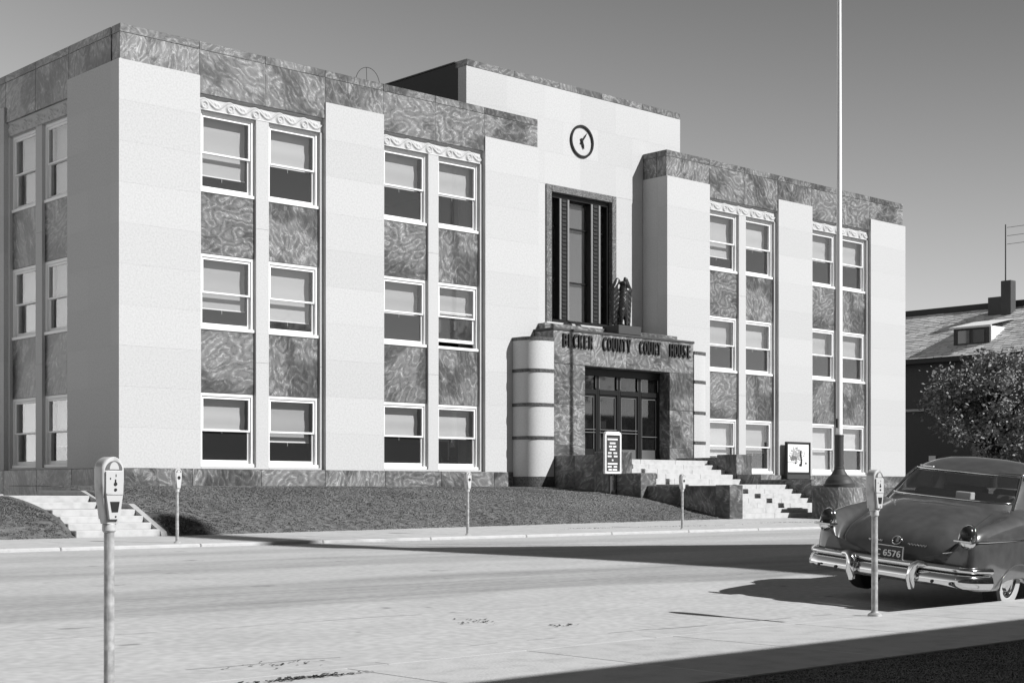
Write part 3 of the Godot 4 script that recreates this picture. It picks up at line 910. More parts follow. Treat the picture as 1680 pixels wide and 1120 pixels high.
	slab(nb, "board", M.grey_iron, Vector3(-0.33, 0.08, -0.03), Vector3(0.33, 1.30, 0.0), Transform3D(), 0.004, 1)
	var rows := [[1.16, [[-0.25, 0.25]]], [1.03, [[-0.14, 0.14]]], [0.92, [[-0.18, -0.02], [0.02, 0.18]]], [0.82, [[-0.14, 0.13]]], [0.70, [[-0.22, -0.05], [0.04, 0.22]]], [0.59, [[-0.24, -0.05], [0.06, 0.24]]], [0.46, [[-0.04, 0.04]]], [0.34, [[-0.24, 0.24]]], [0.24, [[-0.24, -0.04], [0.05, 0.22]]], [0.14, [[-0.2, -0.03], [0.0, 0.22]]]]
	for r in rows:
		for q in r[1]:
			slab(nb, "name_strip", M.paper, Vector3(q[0], r[0] - 0.028, 0.001), Vector3(q[1], r[0] + 0.028, 0.012), Transform3D(), 0.003, 1)
	slab(nb, "bracket", M.grey_iron, Vector3(0.1, 0.5, -0.25), Vector3(0.3, 0.6, -0.05), Transform3D(), 0.004, 1)
	slab(nb, "post", M.grey_iron, Vector3(-0.06, -1.0, -0.12), Vector3(0.06, 0.9, -0.051), Transform3D(), 0.004, 1)
	# framed poster in front of the right wing
	var pb := thing("poster_case", "black framed display case with a picture of trees in front of the right wing", "display case", Vector3(52.6, 1.35, -38.78))
	var pf := B.new()
	for s in [[-0.84, -0.76], [0.76, 0.84]]: pf.span(Vector3(s[0], 0.42, -0.06), Vector3(s[1], 2.0, 0.06), 0.008)
	pf.span(Vector3(-0.76, 1.92, -0.06), Vector3(0.76, 2.0, 0.06), 0.008); pf.span(Vector3(-0.76, 0.62, -0.06), Vector3(0.76, 0.72, 0.06), 0.008)
	part(pb, "frame", pf.mesh(), M.black_paint)
	var bx := B.new()
	bx.span(Vector3(-0.80, 0.42, -0.10), Vector3(0.80, 0.618, 0.055), 0.01)
	bx.span(Vector3(-0.7, -0.3, -0.08), Vector3(-0.55, 0.42, 0.04), 0.01); bx.span(Vector3(0.55, -0.3, -0.08), Vector3(0.7, 0.42, 0.04), 0.01)
	part(pb, "base_box", bx.mesh(), M.grey_iron)
	var pm := mat("poster_print", 0.9, 0.7)
	pm.albedo_texture = poster_texture()
	var pq := B.new()
	pq.surf([[Vector3(-0.76, 1.92, 0.02), Vector3(-0.76, 0.72, 0.02)], [Vector3(0.76, 1.92, 0.02), Vector3(0.76, 0.72, 0.02)]], -1.0, null, Vector2(1, 1))
	part(pb, "picture", pq.mesh(), pm)

func poster_texture() -> ImageTexture:
	var im := Image.create(96, 128, false, Image.FORMAT_RGB8)
	var f := FastNoiseLite.new()
	f.seed = 7; f.frequency = 0.07; f.fractal_octaves = 4
	for y in 128:
		for x in 96:
			var k := 0.92
			var d := Vector2((x - 40) / 34.0, (y - 48) / 36.0).length()
			if d + f.get_noise_2d(x, y) * 0.9 < 0.8: k = 0.62 + 0.3 * f.get_noise_2d(x * 2, y * 2)
			var d2 := Vector2((x - 28) / 20.0, (y - 66) / 14.0).length()
			if d2 + f.get_noise_2d(x + 50, y) * 0.8 < 0.8: k = 0.42 + 0.3 * f.get_noise_2d(x * 3, y * 3)
			if absf(x - 60 - 2.0 * sin(y * 0.1)) < 3.0 + (y - 30) * 0.02 and y > 28 and y < 100: k = 0.10 + 0.12 * absf(f.get_noise_2d(x * 3, y))
			if Vector2((x - 58) / 7.0, (y - 96) / 6.0).length() < 1.0: k = 0.05
			if Vector2((x - 36) / 5.0, (y - 86) / 5.0).length() < 1.0: k = 0.12
			if Vector2((x - 82) / 4.0, (y - 87) / 5.0).length() < 1.0: k = 0.15
			if y > 82 and y < 85 and x < 50: k = 0.5
			im.set_pixel(x, y, Color(k, k, k))
	return ImageTexture.create_from_image(im)

func smin(a: float, b: float, k: float) -> float:
	var h := clampf(0.5 + 0.5 * (b - a) / k, 0.0, 1.0)
	return lerpf(b, a, h) - k * h * (1.0 - h)

func cap(p: Vector3, a: Vector3, b: Vector3, ra: float, rb: float) -> float:
	var d := b - a
	var t := clampf((p - a).dot(d) / d.length_squared(), 0.0, 1.0)
	return p.distance_to(a + d * t) - lerpf(ra, rb, t)

func ell(p: Vector3, c: Vector3, r: Vector3) -> float:
	var q := (p - c) / r
	return (q.length() - 1.0) * minf(r.x, minf(r.y, r.z))

func nets(fn: Callable, lo: Vector3, hi: Vector3, cell: float) -> ArrayMesh:   # naive surface nets
	var nx := int((hi.x - lo.x) / cell) + 1
	var ny := int((hi.y - lo.y) / cell) + 1
	var nz := int((hi.z - lo.z) / cell) + 1
	var val := PackedFloat32Array()
	val.resize(nx * ny * nz)
	for i in nx:
		for j in ny:
			for k in nz:
				val[(i * ny + j) * nz + k] = fn.call(lo + Vector3(i, j, k) * cell)
	var vid := {}
	var vs := PackedVector3Array()
	var ns := PackedVector3Array()
	for i in nx - 1:
		for j in ny - 1:
			for k in nz - 1:
				var s := Vector3.ZERO
				var cnt := 0
				for e in [[0, 0, 0, 1, 0, 0], [0, 1, 0, 1, 1, 0], [0, 0, 1, 1, 0, 1], [0, 1, 1, 1, 1, 1], [0, 0, 0, 0, 1, 0], [1, 0, 0, 1, 1, 0], [0, 0, 1, 0, 1, 1], [1, 0, 1, 1, 1, 1], [0, 0, 0, 0, 0, 1], [1, 0, 0, 1, 0, 1], [0, 1, 0, 0, 1, 1], [1, 1, 0, 1, 1, 1]]:
					var a := val[((i + e[0]) * ny + j + e[1]) * nz + k + e[2]]
					var b := val[((i + e[3]) * ny + j + e[4]) * nz + k + e[5]]
					if (a < 0) != (b < 0):
						var t := a / (a - b)
						s += Vector3(i + lerpf(e[0], e[3], t), j + lerpf(e[1], e[4], t), k + lerpf(e[2], e[5], t)); cnt += 1
				if cnt:
					var p := lo + s / cnt * cell
					vid[(i * ny + j) * nz + k] = vs.size()
					vs.append(p)
					var h := cell * 0.4
					ns.append(Vector3(fn.call(p + Vector3(h, 0, 0)) - fn.call(p - Vector3(h, 0, 0)), fn.call(p + Vector3(0, h, 0)) - fn.call(p - Vector3(0, h, 0)), fn.call(p + Vector3(0, 0, h)) - fn.call(p - Vector3(0, 0, h))).normalized())
	var o := B.new()
	for i in range(1, nx - 1):
		for j in range(1, ny - 1):
			for k in range(1, nz - 1):
				var a := val[(i * ny + j) * nz + k] < 0
				for ax in 3:
					var q := [(i + 1) * ny * nz + j * nz + k, i * ny * nz + (j + 1) * nz + k, i * ny * nz + j * nz + k + 1]
					if (val[q[ax]] < 0) == a: continue
					var d1: int = [nz, 1, ny * nz][ax]
					var d2: int = [1, ny * nz, nz][ax]
					var c0 := (i * ny + j) * nz + k
					var ids := [vid.get(c0), vid.get(c0 - d1), vid.get(c0 - d1 - d2), vid.get(c0 - d2)]
					if ids.has(null): continue
					o.tri(vs[ids[0]], vs[ids[1]], vs[ids[2]], ns[ids[0]], ns[ids[1]], ns[ids[2]])
					o.tri(vs[ids[0]], vs[ids[2]], vs[ids[3]], ns[ids[0]], ns[ids[2]], ns[ids[3]])
	return o.mesh()

func eagle_sdf(p: Vector3) -> float:
	var d := ell(p, Vector3(0, 0.86, 0.02), Vector3(0.21, 0.46, 0.18))
	d = smin(d, cap(p, Vector3(0, 1.2, 0.02), Vector3(-0.03, 1.46, 0.08), 0.15, 0.10), 0.08)          # neck
	d = smin(d, ell(p, Vector3(-0.05, 1.50, 0.10), Vector3(0.095, 0.10, 0.12)), 0.03)                  # head, turned
	d = smin(d, cap(p, Vector3(-0.10, 1.49, 0.20), Vector3(-0.145, 1.44, 0.26), 0.035, 0.012), 0.03)  # beak
	for s in [-1.0, 1.0]:
		var a := Vector3(s * 0.30, 1.18, -0.03)
		var w := cap(Vector3(p.x, p.y, p.z * 1.5), Vector3(s * 0.22, 1.63 + 0.03 * s, -0.02), Vector3(s * 0.42, 1.34, -0.03), 0.10, 0.13)
		w = smin(w, cap(Vector3(p.x, p.y, p.z * 1.6), Vector3(s * 0.43, 1.30, -0.03), Vector3(s * 0.42, 0.22, -0.06), 0.13, 0.09), 0.05)
		w = smin(w, cap(Vector3(p.x, p.y, p.z * 1.6), Vector3(s * 0.31, 1.30, -0.03), Vector3(s * 0.30, 0.16, -0.09), 0.12, 0.08), 0.03)
		w += 0.006 * sin(p.y * 36.0 + absf(p.x) * 26.0)
		d = smin(d, w, 0.10)
		d = smin(d, cap(p, Vector3(s * 0.11, 0.62, 0.05), Vector3(s * 0.12, 0.30, 0.08), 0.12, 0.065), 0.05)   # thighs
		d = smin(d, cap(p, Vector3(s * 0.12, 0.30, 0.08), Vector3(s * 0.13, 0.14, 0.10), 0.055, 0.05), 0.02)
		d = smin(d, cap(p, Vector3(s * 0.13, 0.12, 0.10), Vector3(s * 0.15, 0.10, 0.24), 0.05, 0.03), 0.02)
	d = smin(d, cap(p, Vector3(0, 0.5, -0.10), Vector3(0, 0.14, -0.16), 0.14, 0.09), 0.06)             # tail
	return d + 0.004 * sin(p.y * 55.0) * sin(p.x * 60.0)

func build_eagle():
	var o := thing("eagle_statue", "dark bronze eagle with raised folded wings standing on the entrance portal", "statue", Vector3(41.22, 7.29, -38.40))
	part(o, "body", nets(eagle_sdf, Vector3(-0.62, 0.0, -0.36), Vector3(0.62, 1.86, 0.40), 0.03), M.bronze_statue, Transform3D(Basis.from_scale(Vector3(0.98, 1.12, 1.15)), Vector3(0, 0, 0)))
	slab(o, "pedestal", M.grey_iron, Vector3(-0.62, -0.235, -0.42), Vector3(0.62, 0.10, 0.42), Transform3D(), 0.02, 1)

func build_side_stairs():
	var st := thing("side_stairs", "short flights of concrete steps through the grass bank left of the courthouse", "stairs", Vector3(16.45, 0.2, -30.6))
	var F := at(-16.45, -0.2, 30.6)
	for k in 4:
		slab(st, "step", M["concrete_%d" % (k % 3)], Vector3(15.42, 0.0, -30.62 - 0.38 * k), Vector3(17.48, 0.265 + 0.148 * (k + 1), -30.62 - 0.38 * (k + 1) if k < 3 else -33.6), F, 0.015)
	for k in 2:
		slab(st, "step", M["concrete_%d" % (k % 3)], Vector3(15.42, 0.3, -33.6 - 0.4 * k), Vector3(17.48, 0.857 + 0.155 * (k + 1), -33.6 - 0.4 * (k + 1) if k < 1 else -37.0), F, 0.015)
	slab(st, "walk", M.concrete_0, Vector3(15.42, 0.3, -37.002), Vector3(17.62, 1.163, -39.3), F, 0.01)
	for x in [17.49]:
		var b := B.new()
		var low := 0.09 if x < 16.0 else 0.0
		var pts := [[-30.5, 0.10], [-30.62, 0.36 - low], [-32.1, 0.98 - low], [-33.4, 1.0 - low], [-34.5, 1.29 - low], [-36.8, 1.30 - low]]
		for i in pts.size() - 1:
			var p: Array = pts[i]; var q: Array = pts[i + 1]
			var a := Vector3(x, p[1], p[0]); var c := Vector3(x, q[1], q[0])
			var w := Vector3(0.15, 0, 0)
			var up := Vector3(0, q[0] - p[0], p[1] - q[1]).normalized() * -1.0
			if up.y < 0: up = -up
			b.quad(a, a + w, c + w, c, up)
			for s in [[a, c, Vector3.LEFT], [a + w, c + w, Vector3.RIGHT]]:
				b.quad(s[0], s[1], Vector3(s[1].x, 0.0, s[1].z), Vector3(s[0].x, 0.0, s[0].z), s[2])
			if i == 0: b.quad(a, a + w, Vector3(x + 0.15, 0, p[0]), Vector3(x, 0, p[0]), Vector3.BACK)
		part(st, "coping", b.mesh(), M.worn_concrete, F)

# ---------------------------------------------------------------- buildings outside or at the edge of the frame
func facade_block(called: String, label: String, lo: Vector3, hi: Vector3, m: Material, floors: int, cols: int):
	var o := thing(called, label, "building", Vector3((lo.x + hi.x) / 2, 0, lo.z))
	var F := at(-(lo.x + hi.x) / 2, 0, -lo.z)
	var b := B.new()
	var w := (hi.x - lo.x) / cols
	var h := hi.y / floors
	var d := 0.35
	# street wall built as strips round real openings
	for f in floors:
		b.span(Vector3(lo.x, f * h, lo.z), Vector3(hi.x, f * h + h * 0.3, lo.z + d), 0.001)
		b.span(Vector3(lo.x, f * h + h * 0.82, lo.z), Vector3(hi.x, f * h + h, lo.z + d), 0.001)
		for k in cols + 1:
			var xa := maxf(lo.x, lo.x + k * w - w * 0.28); var xb := minf(hi.x, lo.x + k * w + w * 0.28)
			b.span(Vector3(xa, f * h + h * 0.3, lo.z), Vector3(xb, f * h + h * 0.82, lo.z + d), 0.001)
	part(o, "wall", b.mesh(), m, F)
	var c := B.new()
	c.span(Vector3(lo.x, 0, lo.z + d), Vector3(lo.x + 0.3, hi.y, hi.z), 0.001); c.span(Vector3(hi.x - 0.3, 0, lo.z + d), Vector3(hi.x, hi.y, hi.z), 0.001)
	c.span(Vector3(lo.x, 0, hi.z - 0.3), Vector3(hi.x, hi.y, hi.z), 0.001)
	part(o, "side_walls", c.mesh(), m, F)
	slab(o, "roof", M.black_brick, Vector3(lo.x + 0.3, hi.y - 0.35, lo.z + d), Vector3(hi.x - 0.3, hi.y - 0.15, hi.z - 0.3), F, 0.001, 1)
	for f in floors:
		for k in cols:
			slab(o, "window", M.dark_glass, Vector3(lo.x + k * w + w * 0.26, f * h + h * 0.29, lo.z + 0.15), Vector3(lo.x + (k + 1) * w - w * 0.26, f * h + h * 0.83, lo.z + 0.2), F, 0.001, 1)
	return o

func build_near_buildings():
	facade_block("brick_shop", "long two-storey brick shop behind the photographer", Vector3(-16, 0, 1.6), Vector3(32.1, 7.33, 16), M.house_brick, 2, 14)
	var ho := thing("tall_hotel", "tall brick hotel with a slanting front beside the shop behind the photographer", "building", Vector3(38.0, 0, 8.0))
	var HF := at(-38.0, 0, -8.0)
	var plan := PackedVector2Array([Vector2(30.9, -3.2), Vector2(48.4, -12.9), Vector2(48.4, -24.0), Vector2(31.3, -18.0)])
	var hb := B.new()
	hb.prism(plan, 0.0, 21.5)
	part(ho, "walls", hb.mesh(), M.house_brick, HF * Transform3D(Basis(Vector3.RIGHT, -PI / 2), Vector3.ZERO))
	var cb := B.new()
	cb.prism(plan, 21.503, 21.62)
	part(ho, "cornice", cb.mesh(), M.grey_iron, HF * Transform3D(Basis(Vector3.RIGHT, -PI / 2), Vector3.ZERO))
	var run := Vector3(48.4 - 30.9, 0, 12.9 - 3.2)
	var along := run.normalized()
	for f in 6:
		for k in 6:
			var c := Vector3(30.9, f * 3.5 + 2.0, 3.2) + run * (k + 0.5) / 6.0
			var bs := Basis(along, Vector3.UP, along.cross(Vector3.UP))
			part(ho, "window", bmesh(Vector3(1.2, 1.9, 0.08), 0.01), M.dark_glass, HF * Transform3D(bs, c))
	var tk := thing("roof_tank", "long steel tank on thin legs on the hotel roof", "tank", Vector3(36.85, 21.62, 10.4))
	var tb := B.new()
	tb.tube([Vector3(0, 9.4, -3.2), Vector3(0, 9.4, 4.5)], [0.6, 0.6], 20)
	part(tk, "tank", tb.mesh(), M.grey_iron)
	for q in [-2.4, 0.6, 3.4]:
		for sx in [-0.5, 0.5]:
			slab(tk, "leg", M.grey_iron, Vector3(sx - 0.03, 0.0, q - 0.03), Vector3(sx + 0.03, 9.0, q + 0.03), Transform3D(), 0.005, 1)
	facade_block("brick_shop", "two-storey brick shop to the right of the tall hotel behind the photographer", Vector3(48.7, 0, 2.0), Vector3(90.0, 7.0, 16), M.house_brick, 2, 13)

func build_house():
	var h := thing("brick_house", "dark brick house with sunlit shingled roof, dormer and chimney at the right edge", "house", Vector3(77.6, 1.2, -50))
	var F := at(-77.6, -1.2, 50)
	var ex := 77.6; var ey := 9.0; var rx := 83.6; var ry := 12.35
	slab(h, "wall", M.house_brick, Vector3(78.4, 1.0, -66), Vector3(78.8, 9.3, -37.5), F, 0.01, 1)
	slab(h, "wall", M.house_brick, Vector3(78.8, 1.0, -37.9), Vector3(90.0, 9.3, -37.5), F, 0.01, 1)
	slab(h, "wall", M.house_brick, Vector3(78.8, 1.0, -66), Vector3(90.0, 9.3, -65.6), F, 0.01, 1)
	slab(h, "eaves_board", M.soffit, Vector3(ex, ey - 0.28, -67), Vector3(78.5, ey - 0.05, -36.8), F, 0.01, 1)
	slab(h, "belt_course", M.worn_concrete, Vector3(78.2, 5.95, -66), Vector3(78.42, 6.1, -37.5), F, 0.01, 1)
	var rb := B.new()
	rb.quad(Vector3(ex, ey - 0.06, -67), Vector3(ex, ey - 0.06, -36.8), Vector3(rx, ry - 0.06, -36.8), Vector3(rx, ry - 0.06, -67), Vector3(-0.5, 0.85, 0).normalized())
	rb.quad(Vector3(rx * 2 - ex, ey - 0.06, -67), Vector3(rx * 2 - ex, ey - 0.06, -36.8), Vector3(rx, ry - 0.06, -36.8), Vector3(rx, ry - 0.06, -67), Vector3(0.5, 0.85, 0).normalized())
	for z in [-66.0, -37.5]:
		rb.tri(Vector3(78.0, 9.2, z), Vector3(rx, ry - 0.2, z), Vector3(89.2, 9.2, z), Vector3(0, 0, signf(z + 50)), Vector3(0, 0, signf(z + 50)), Vector3(0, 0, signf(z + 50)))
	part(h, "roof_deck", rb.mesh(), M.soffit, F)
	# shingles laid in lapped courses
	var sb := B.new()
	sb.use_col = true
	var slope := Vector3(rx - ex, ry - ey, 0).normalized()
	var nrm := Vector3(-slope.y, slope.x, 0)
	var len := Vector2(rx - ex, ry - ey).length()
	var nr := 26
	for r in nr:
		var z := -67.0 + (0.3 if r % 2 else 0.0)
		while z < -36.9:
			var wd := rng.randf_range(0.45, 0.7)
			var k := rng.randf_range(0.72, 1.0)
			if rng.randf() < 0.1: k *= 0.7
			sb.col = Color(k, k, k)
			var lift := rng.randf_range(0.02, 0.05)
			var s0 := len * r / nr - 0.03
			var a := Vector3(ex, ey, z + 0.008) + slope * s0 + nrm * lift
			var b := Vector3(ex, ey, z + wd - 0.008) + slope * s0 + nrm * lift
			var c := Vector3(ex, ey, z + wd - 0.008) + slope * (len * (r + 1.0) / nr) + nrm * 0.004
			var d := Vector3(ex, ey, z + 0.008) + slope * (len * (r + 1.0) / nr) + nrm * 0.004
			sb.quad(a, b, c, d, nrm)
			sb.quad(a, b, b - nrm * lift, a - nrm * lift, -slope)
			z += wd
	var shi := part(h, "shingles", sb.mesh(), M.shingle, F)
	shi.set_meta("kind", "stuff")
	slab(h, "ridge_cap", M.soffit, Vector3(rx - 0.2, ry - 0.1, -67), Vector3(rx + 0.2, ry + 0.08, -56.5), F, 0.02, 1)
	slab(h, "ridge_cap", M.soffit, Vector3(rx - 0.2, ry - 0.1, -56.5), Vector3(rx + 0.2, ry + 0.30, -36.8), F, 0.02, 1)
	slab(h, "chimney", M.house_brick, Vector3(82.4, 10.5, -46.0), Vector3(83.0, 13.75, -45.35), F, 0.02, 1)
	slab(h, "chimney", M.house_brick, Vector3(82.5, 10.5, -46.9), Vector3(83.1, 12.85, -46.0), F, 0.02, 1)
	slab(h, "chimney", M.house_brick, Vector3(82.4, 11.0, -57.6), Vector3(82.9, 13.0, -57.1), F, 0.02, 1)
	# dormer facing the courthouse
	var D := node(h, "dormer", F * at(79.1, 9.62, -45.9))
	slab(D, "front", M.house_brick, Vector3(-0.2, 0.0, -1.15), Vector3(0.0, 1.15, 1.15), Transform3D(), 0.01, 1)
	for s in [-1.15, 0.95]: slab(D, "side", M.shingle, Vector3(0.0, 0.2, s), Vector3(2.4, 1.15, s + 0.2), Transform3D(), 0.01, 1)
	var db := B.new()
	db.quad(Vector3(-0.4, 1.16, -1.35), Vector3(-0.4, 1.16, 1.35), Vector3(2.6, 1.75, 1.35), Vector3(2.6, 1.75, -1.35), Vector3(-0.2, 1, 0).normalized())
	db.span(Vector3(-0.4, 1.05, -1.35), Vector3(-0.3, 1.155, 1.35), 0.005)
	part(D, "roof", db.mesh(), M.shingle)
	for s in [-0.85, 0.1]: slab(D, "window", M.dark_glass, Vector3(-0.23, 0.2, s), Vector3(-0.19, 0.95, s + 0.75), Transform3D(), 0.004, 1)
	for q in [[-62.0, 2.6], [-58.5, 2.6], [-54.0, 6.6], [-58.5, 6.6], [-45.0, 6.6], [-45.0, 2.6]]:
		var W := node(h, "window", F * at(78.4, q[1], q[0]))
		slab(W, "frame", M.grey_iron, Vector3(-0.06, 0.0, -0.6), Vector3(-0.005, 1.6, 0.6), Transform3D(), 0.01, 1)
		slab(W, "pane", M.dark_glass, Vector3(-0.075, 0.1, -0.5), Vector3(-0.062, 1.5, 0.5), Transform3D(), 0.002, 1)
	slab(h, "sign_plate", M.paper, Vector3(78.34, 3.0, -48.35), Vector3(78.395, 3.32, -47.9), F, 0.004, 1)
	# aerial on the roof
	var an := thing("roof_aerial", "thin aerial mast with crossbars on the brick house roof", "aerial", Vector3(83.6, 12.5, -46.35))
	var ab := B.new()
	ab.tube([Vector3.ZERO, Vector3(0, 4.8, 0)], [0.05, 0.04], 6)
	part(an, "mast", ab.mesh(), M.grey_iron)
	for k in 3:
		var xb := B.new()
		xb.tube([Vector3(0, 4.6 - k * 0.5, 0.1), Vector3(0, 4.6 - k * 0.5, 1.4)], [0.014, 0.014], 5)
		part(an, "crossbar", xb.mesh(), M.grey_iron)

# ---------------------------------------------------------------- trees
func tree(called: String, label: String, base: Vector3, height: float, crown_c: Vector3, crown_r: Vector3, clumps: int, per: int, leaf: float, seed_: int, group := ""):
	var o := thing(called, label, "tree", base, 0.0, group)
	var R := RandomNumberGenerator.new()
	R.seed = seed_
	var tb := B.new()
	tb.tube([Vector3.ZERO, Vector3(0.05, height * 0.18, 0.02), Vector3(-0.04, height * 0.36, 0.06), Vector3(0.1, height * 0.6, 0)], [0.26, 0.2, 0.16, 0.07], 9)
	part(o, "trunk", tb.mesh(), M.bark)
	var lb := B.new()
	lb.use_col = true
	for i in clumps:
		var v := Vector3(R.randfn(), R.randfn(), R.randfn()).normalized() * pow(R.randf_range(0.12, 1.0), 0.45)
		var cc := crown_c + v * crown_r
		var size := R.randf_range(0.35, 0.8) * minf(crown_r.x, crown_r.y) * 0.30
		var st := Vector3(0.0, clampf(cc.y * 0.6, height * 0.25, height * 0.5), 0)
		if i % 2 == 0:
			var bb := B.new()
			var md := st.lerp(cc, 0.5) + Vector3(R.randf_range(-0.2, 0.2), 0.15, R.randf_range(-0.2, 0.2))
			bb.tube([st, md, cc], [0.07, 0.04, 0.012], 5)
			part(o, "branch", bb.mesh(), M.bark)
		for k in per:
			var q := cc + Vector3(R.randfn(), R.randfn() * 0.75, R.randfn()) * size * 0.62
			var d := Vector3(R.randfn(), R.randfn() * 0.7, R.randfn()).normalized()
			var e := d.cross(Vector3(R.randfn(), R.randfn(), R.randfn())).normalized()
			var nn := d.cross(e).normalized()
			if nn.y < 0 and R.randf() < 0.75: nn = -nn
			var l := leaf * R.randf_range(0.6, 1.3)
			var tone := R.randf_range(0.5, 1.25)
			lb.col = Color(tone, tone, tone)
			var tip := q + d * l
			var s1 := q + d * l * 0.45 + e * l * 0.32 + nn * l * 0.08
			var s2 := q + d * l * 0.45 - e * l * 0.32 + nn * l * 0.08
			lb.tri(q, s1, tip, nn, (nn - e * 0.3).normalized(), nn)
			lb.tri(q, s2, tip, nn, (nn + e * 0.3).normalized(), nn)
	var c := part(o, "crown", lb.mesh(), M.leaves)
	c.set_meta("kind", "stuff")
	return o

func build_trees():
	tree("street_tree", "leafy tree in full leaf in front of the dark brick house", Vector3(67.6, 1.0, -38.2), 8.0, Vector3(0.4, 4.5, 0.3), Vector3(3.9, 2.9, 3.2), 120, 170, 0.20, 3)
	tree("street_tree", "broad leafy tree behind the photographer right of the hotel", Vector3(55.0, 0, -3.0), 12.0, Vector3(0, 8.5, 0), Vector3(4.2, 4.2, 4.2), 60, 90, 0.35, 8)
	tree("street_tree", "tall leafy tree behind the photographer far right along the shops", Vector3(70.0, 0, -3.2), 13.0, Vector3(0, 9.0, 0), Vector3(4.5, 4.6, 4.2), 60, 90, 0.35, 15)

# ---------------------------------------------------------------- street furniture
func make_meter(label: String, pos: Vector3, turn: float) -> Node3D:
	var o := thing("parking_meter", label, "parking meter", pos, turn, "parking meters along the kerbs")
	var b := B.new()
	b.lathe(Vector3.ZERO, [Vector2(0.075, 0.0), Vector2(0.07, 0.02), Vector2(0.045, 0.035), Vector2(0.034, 0.05), Vector2(0.033, 1.05), Vector2(0.0, 1.05)], 16)
	part(o, "pole", b.mesh(), M.galvanised)
	var cb := B.new()
	cb.lathe(Vector3(0, 1.03, 0), [Vector2(0.036, 0.0), Vector2(0.045, 0.012), Vector2(0.045, 0.05), Vector2(0.038, 0.062), Vector2(0.0, 0.062)], 16)
	part(o, "collar", cb.mesh(), M.meter_paint)
	# head: tapering housing with a half-round dome, edges rounded
	var y0 := 1.085
	var prof := []
	for q in [[0.0, 0.044], [0.06, 0.055], [0.13, 0.071], [0.20, 0.081], [0.27, 0.084], [0.345, 0.084]]: prof.append(Vector2(q[1], q[0]))
	for i in range(1, 13):
		var t := PI / 2 * i / 12.0
		prof.append(Vector2(0.084 * cos(t), 0.345 + 0.084 * sin(t)))
	var g := []
	for p in prof:
		var row := []
		var dz: float = 0.058 * (0.72 + 0.28 * clampf(p.y / 0.2, 0, 1))
		if p.y > 0.345: dz *= 0.99
		for j in 33:
			var t := TAU * j / 32.0
			var ex := 2.0 / 5.5
			row.append(Vector3(signf(cos(t)) * pow(absf(cos(t)), ex) * maxf(p.x, 0.0005), y0 + p.y, signf(sin(t)) * pow(absf(sin(t)), ex) * dz))
		g.append(row)
	var hb := B.new()
	hb.surf(g, 1.0)
	part(o, "head", hb.mesh(), M.meter_paint)
	for s in [1.0, -1.0]:   # front and back dial windows
		var wb := B.new()
		var poly := PackedVector2Array()
		for i in 17:
			var t := PI * i / 16.0
			poly.append(Vector2(0.060 * cos(t), 0.345 + 0.058 * sin(t)))
		wb.prism(poly, s * 0.05, s * 0.0615, Vector3(0, y0, 0))
		part(o, "dial_window", wb.mesh(), M.dial_glass)
		var db := B.new()
		var p2 := PackedVector2Array()
		for i in 13:
			var t := PI * i / 12.0
			p2.append(Vector2(0.034 * cos(t), 0.348 + 0.048 * sin(t)))
		db.prism(p2, s * 0.0612, s * 0.0635, Vector3(0, y0, 0))
		part(o, "dial", db.mesh(), M.dial_face)
	var pb := B.new()
	pb.prism(PackedVector2Array([Vector2(-0.036, 0.03), Vector2(0.036, 0.03), Vector2(0.062, 0.20), Vector2(0.062, 0.335), Vector2(-0.062, 0.335), Vector2(-0.062, 0.20)]), 0.045, 0.068, Vector3(0, y0, 0))
	part(o, "front_plate", pb.mesh(), M.meter_plate)
	slab(o, "plate_ridge", M.meter_paint, Vector3(-0.06, y0 + 0.186, 0.068), Vector3(0.06, y0 + 0.196, 0.073), Transform3D(), 0.002, 1)
	var sb := B.new()
	sb.prism(PackedVector2Array([Vector2(-0.022, 0.075), Vector2(0.022, 0.075), Vector2(0.034, 0.142), Vector2(-0.034, 0.142)]), 0.068, 0.071, Vector3(0, y0, 0))
	part(o, "coin_window", sb.mesh(), M.black_paint)
	var kb := B.new()
	kb.lathe(Vector3(0.005, y0 + 0.255, 0.066), [Vector2(0.012, 0.0), Vector2(0.012, 0.006), Vector2(0.0, 0.006)], 10, 1)
	kb.span(Vector3(0.0, y0 + 0.262, 0.066), Vector3(0.010, y0 + 0.285, 0.071), 0.002)
	kb.lathe(Vector3(0.005, y0 + 0.218, 0.066), [Vector2(0.010, 0.0), Vector2(0.010, 0.006), Vector2(0.0, 0.006)], 10, 1)
	kb.span(Vector3(-0.035, y0 + 0.283, 0.066), Vector3(-0.028, y0 + 0.296, 0.071), 0.002)
	kb.span(Vector3(0.006, y0 + 0.3, 0.066), Vector3(0.012, y0 + 0.318, 0.071), 0.002)
	kb.lathe(Vector3(0.006, y0 + 0.046, 0.066), [Vector2(0.006, 0.0), Vector2(0.006, 0.005), Vector2(0.0, 0.005)], 8, 1)
	part(o, "coin_slot", kb.mesh(), M.black_paint)
	var rb := B.new()
	rb.prism(PackedVector2Array([Vector2(-0.036, 0.03), Vector2(0.036, 0.03), Vector2(0.06, 0.20), Vector2(0.06, 0.335), Vector2(-0.06, 0.335), Vector2(-0.06, 0.20)]), -0.045, -0.066, Vector3(0, y0, 0))
	part(o, "back_plate", rb.mesh(), M.meter_plate)
	var lk := B.new()
	lk.lathe(Vector3(0.0, y0 + 0.24, -0.071), [Vector2(0.0, 0.0), Vector2(0.036, 0.0), Vector2(0.036, 0.006)], 14, 1)
	part(o, "back_lock", lk.mesh(), M.black_paint)
	return o

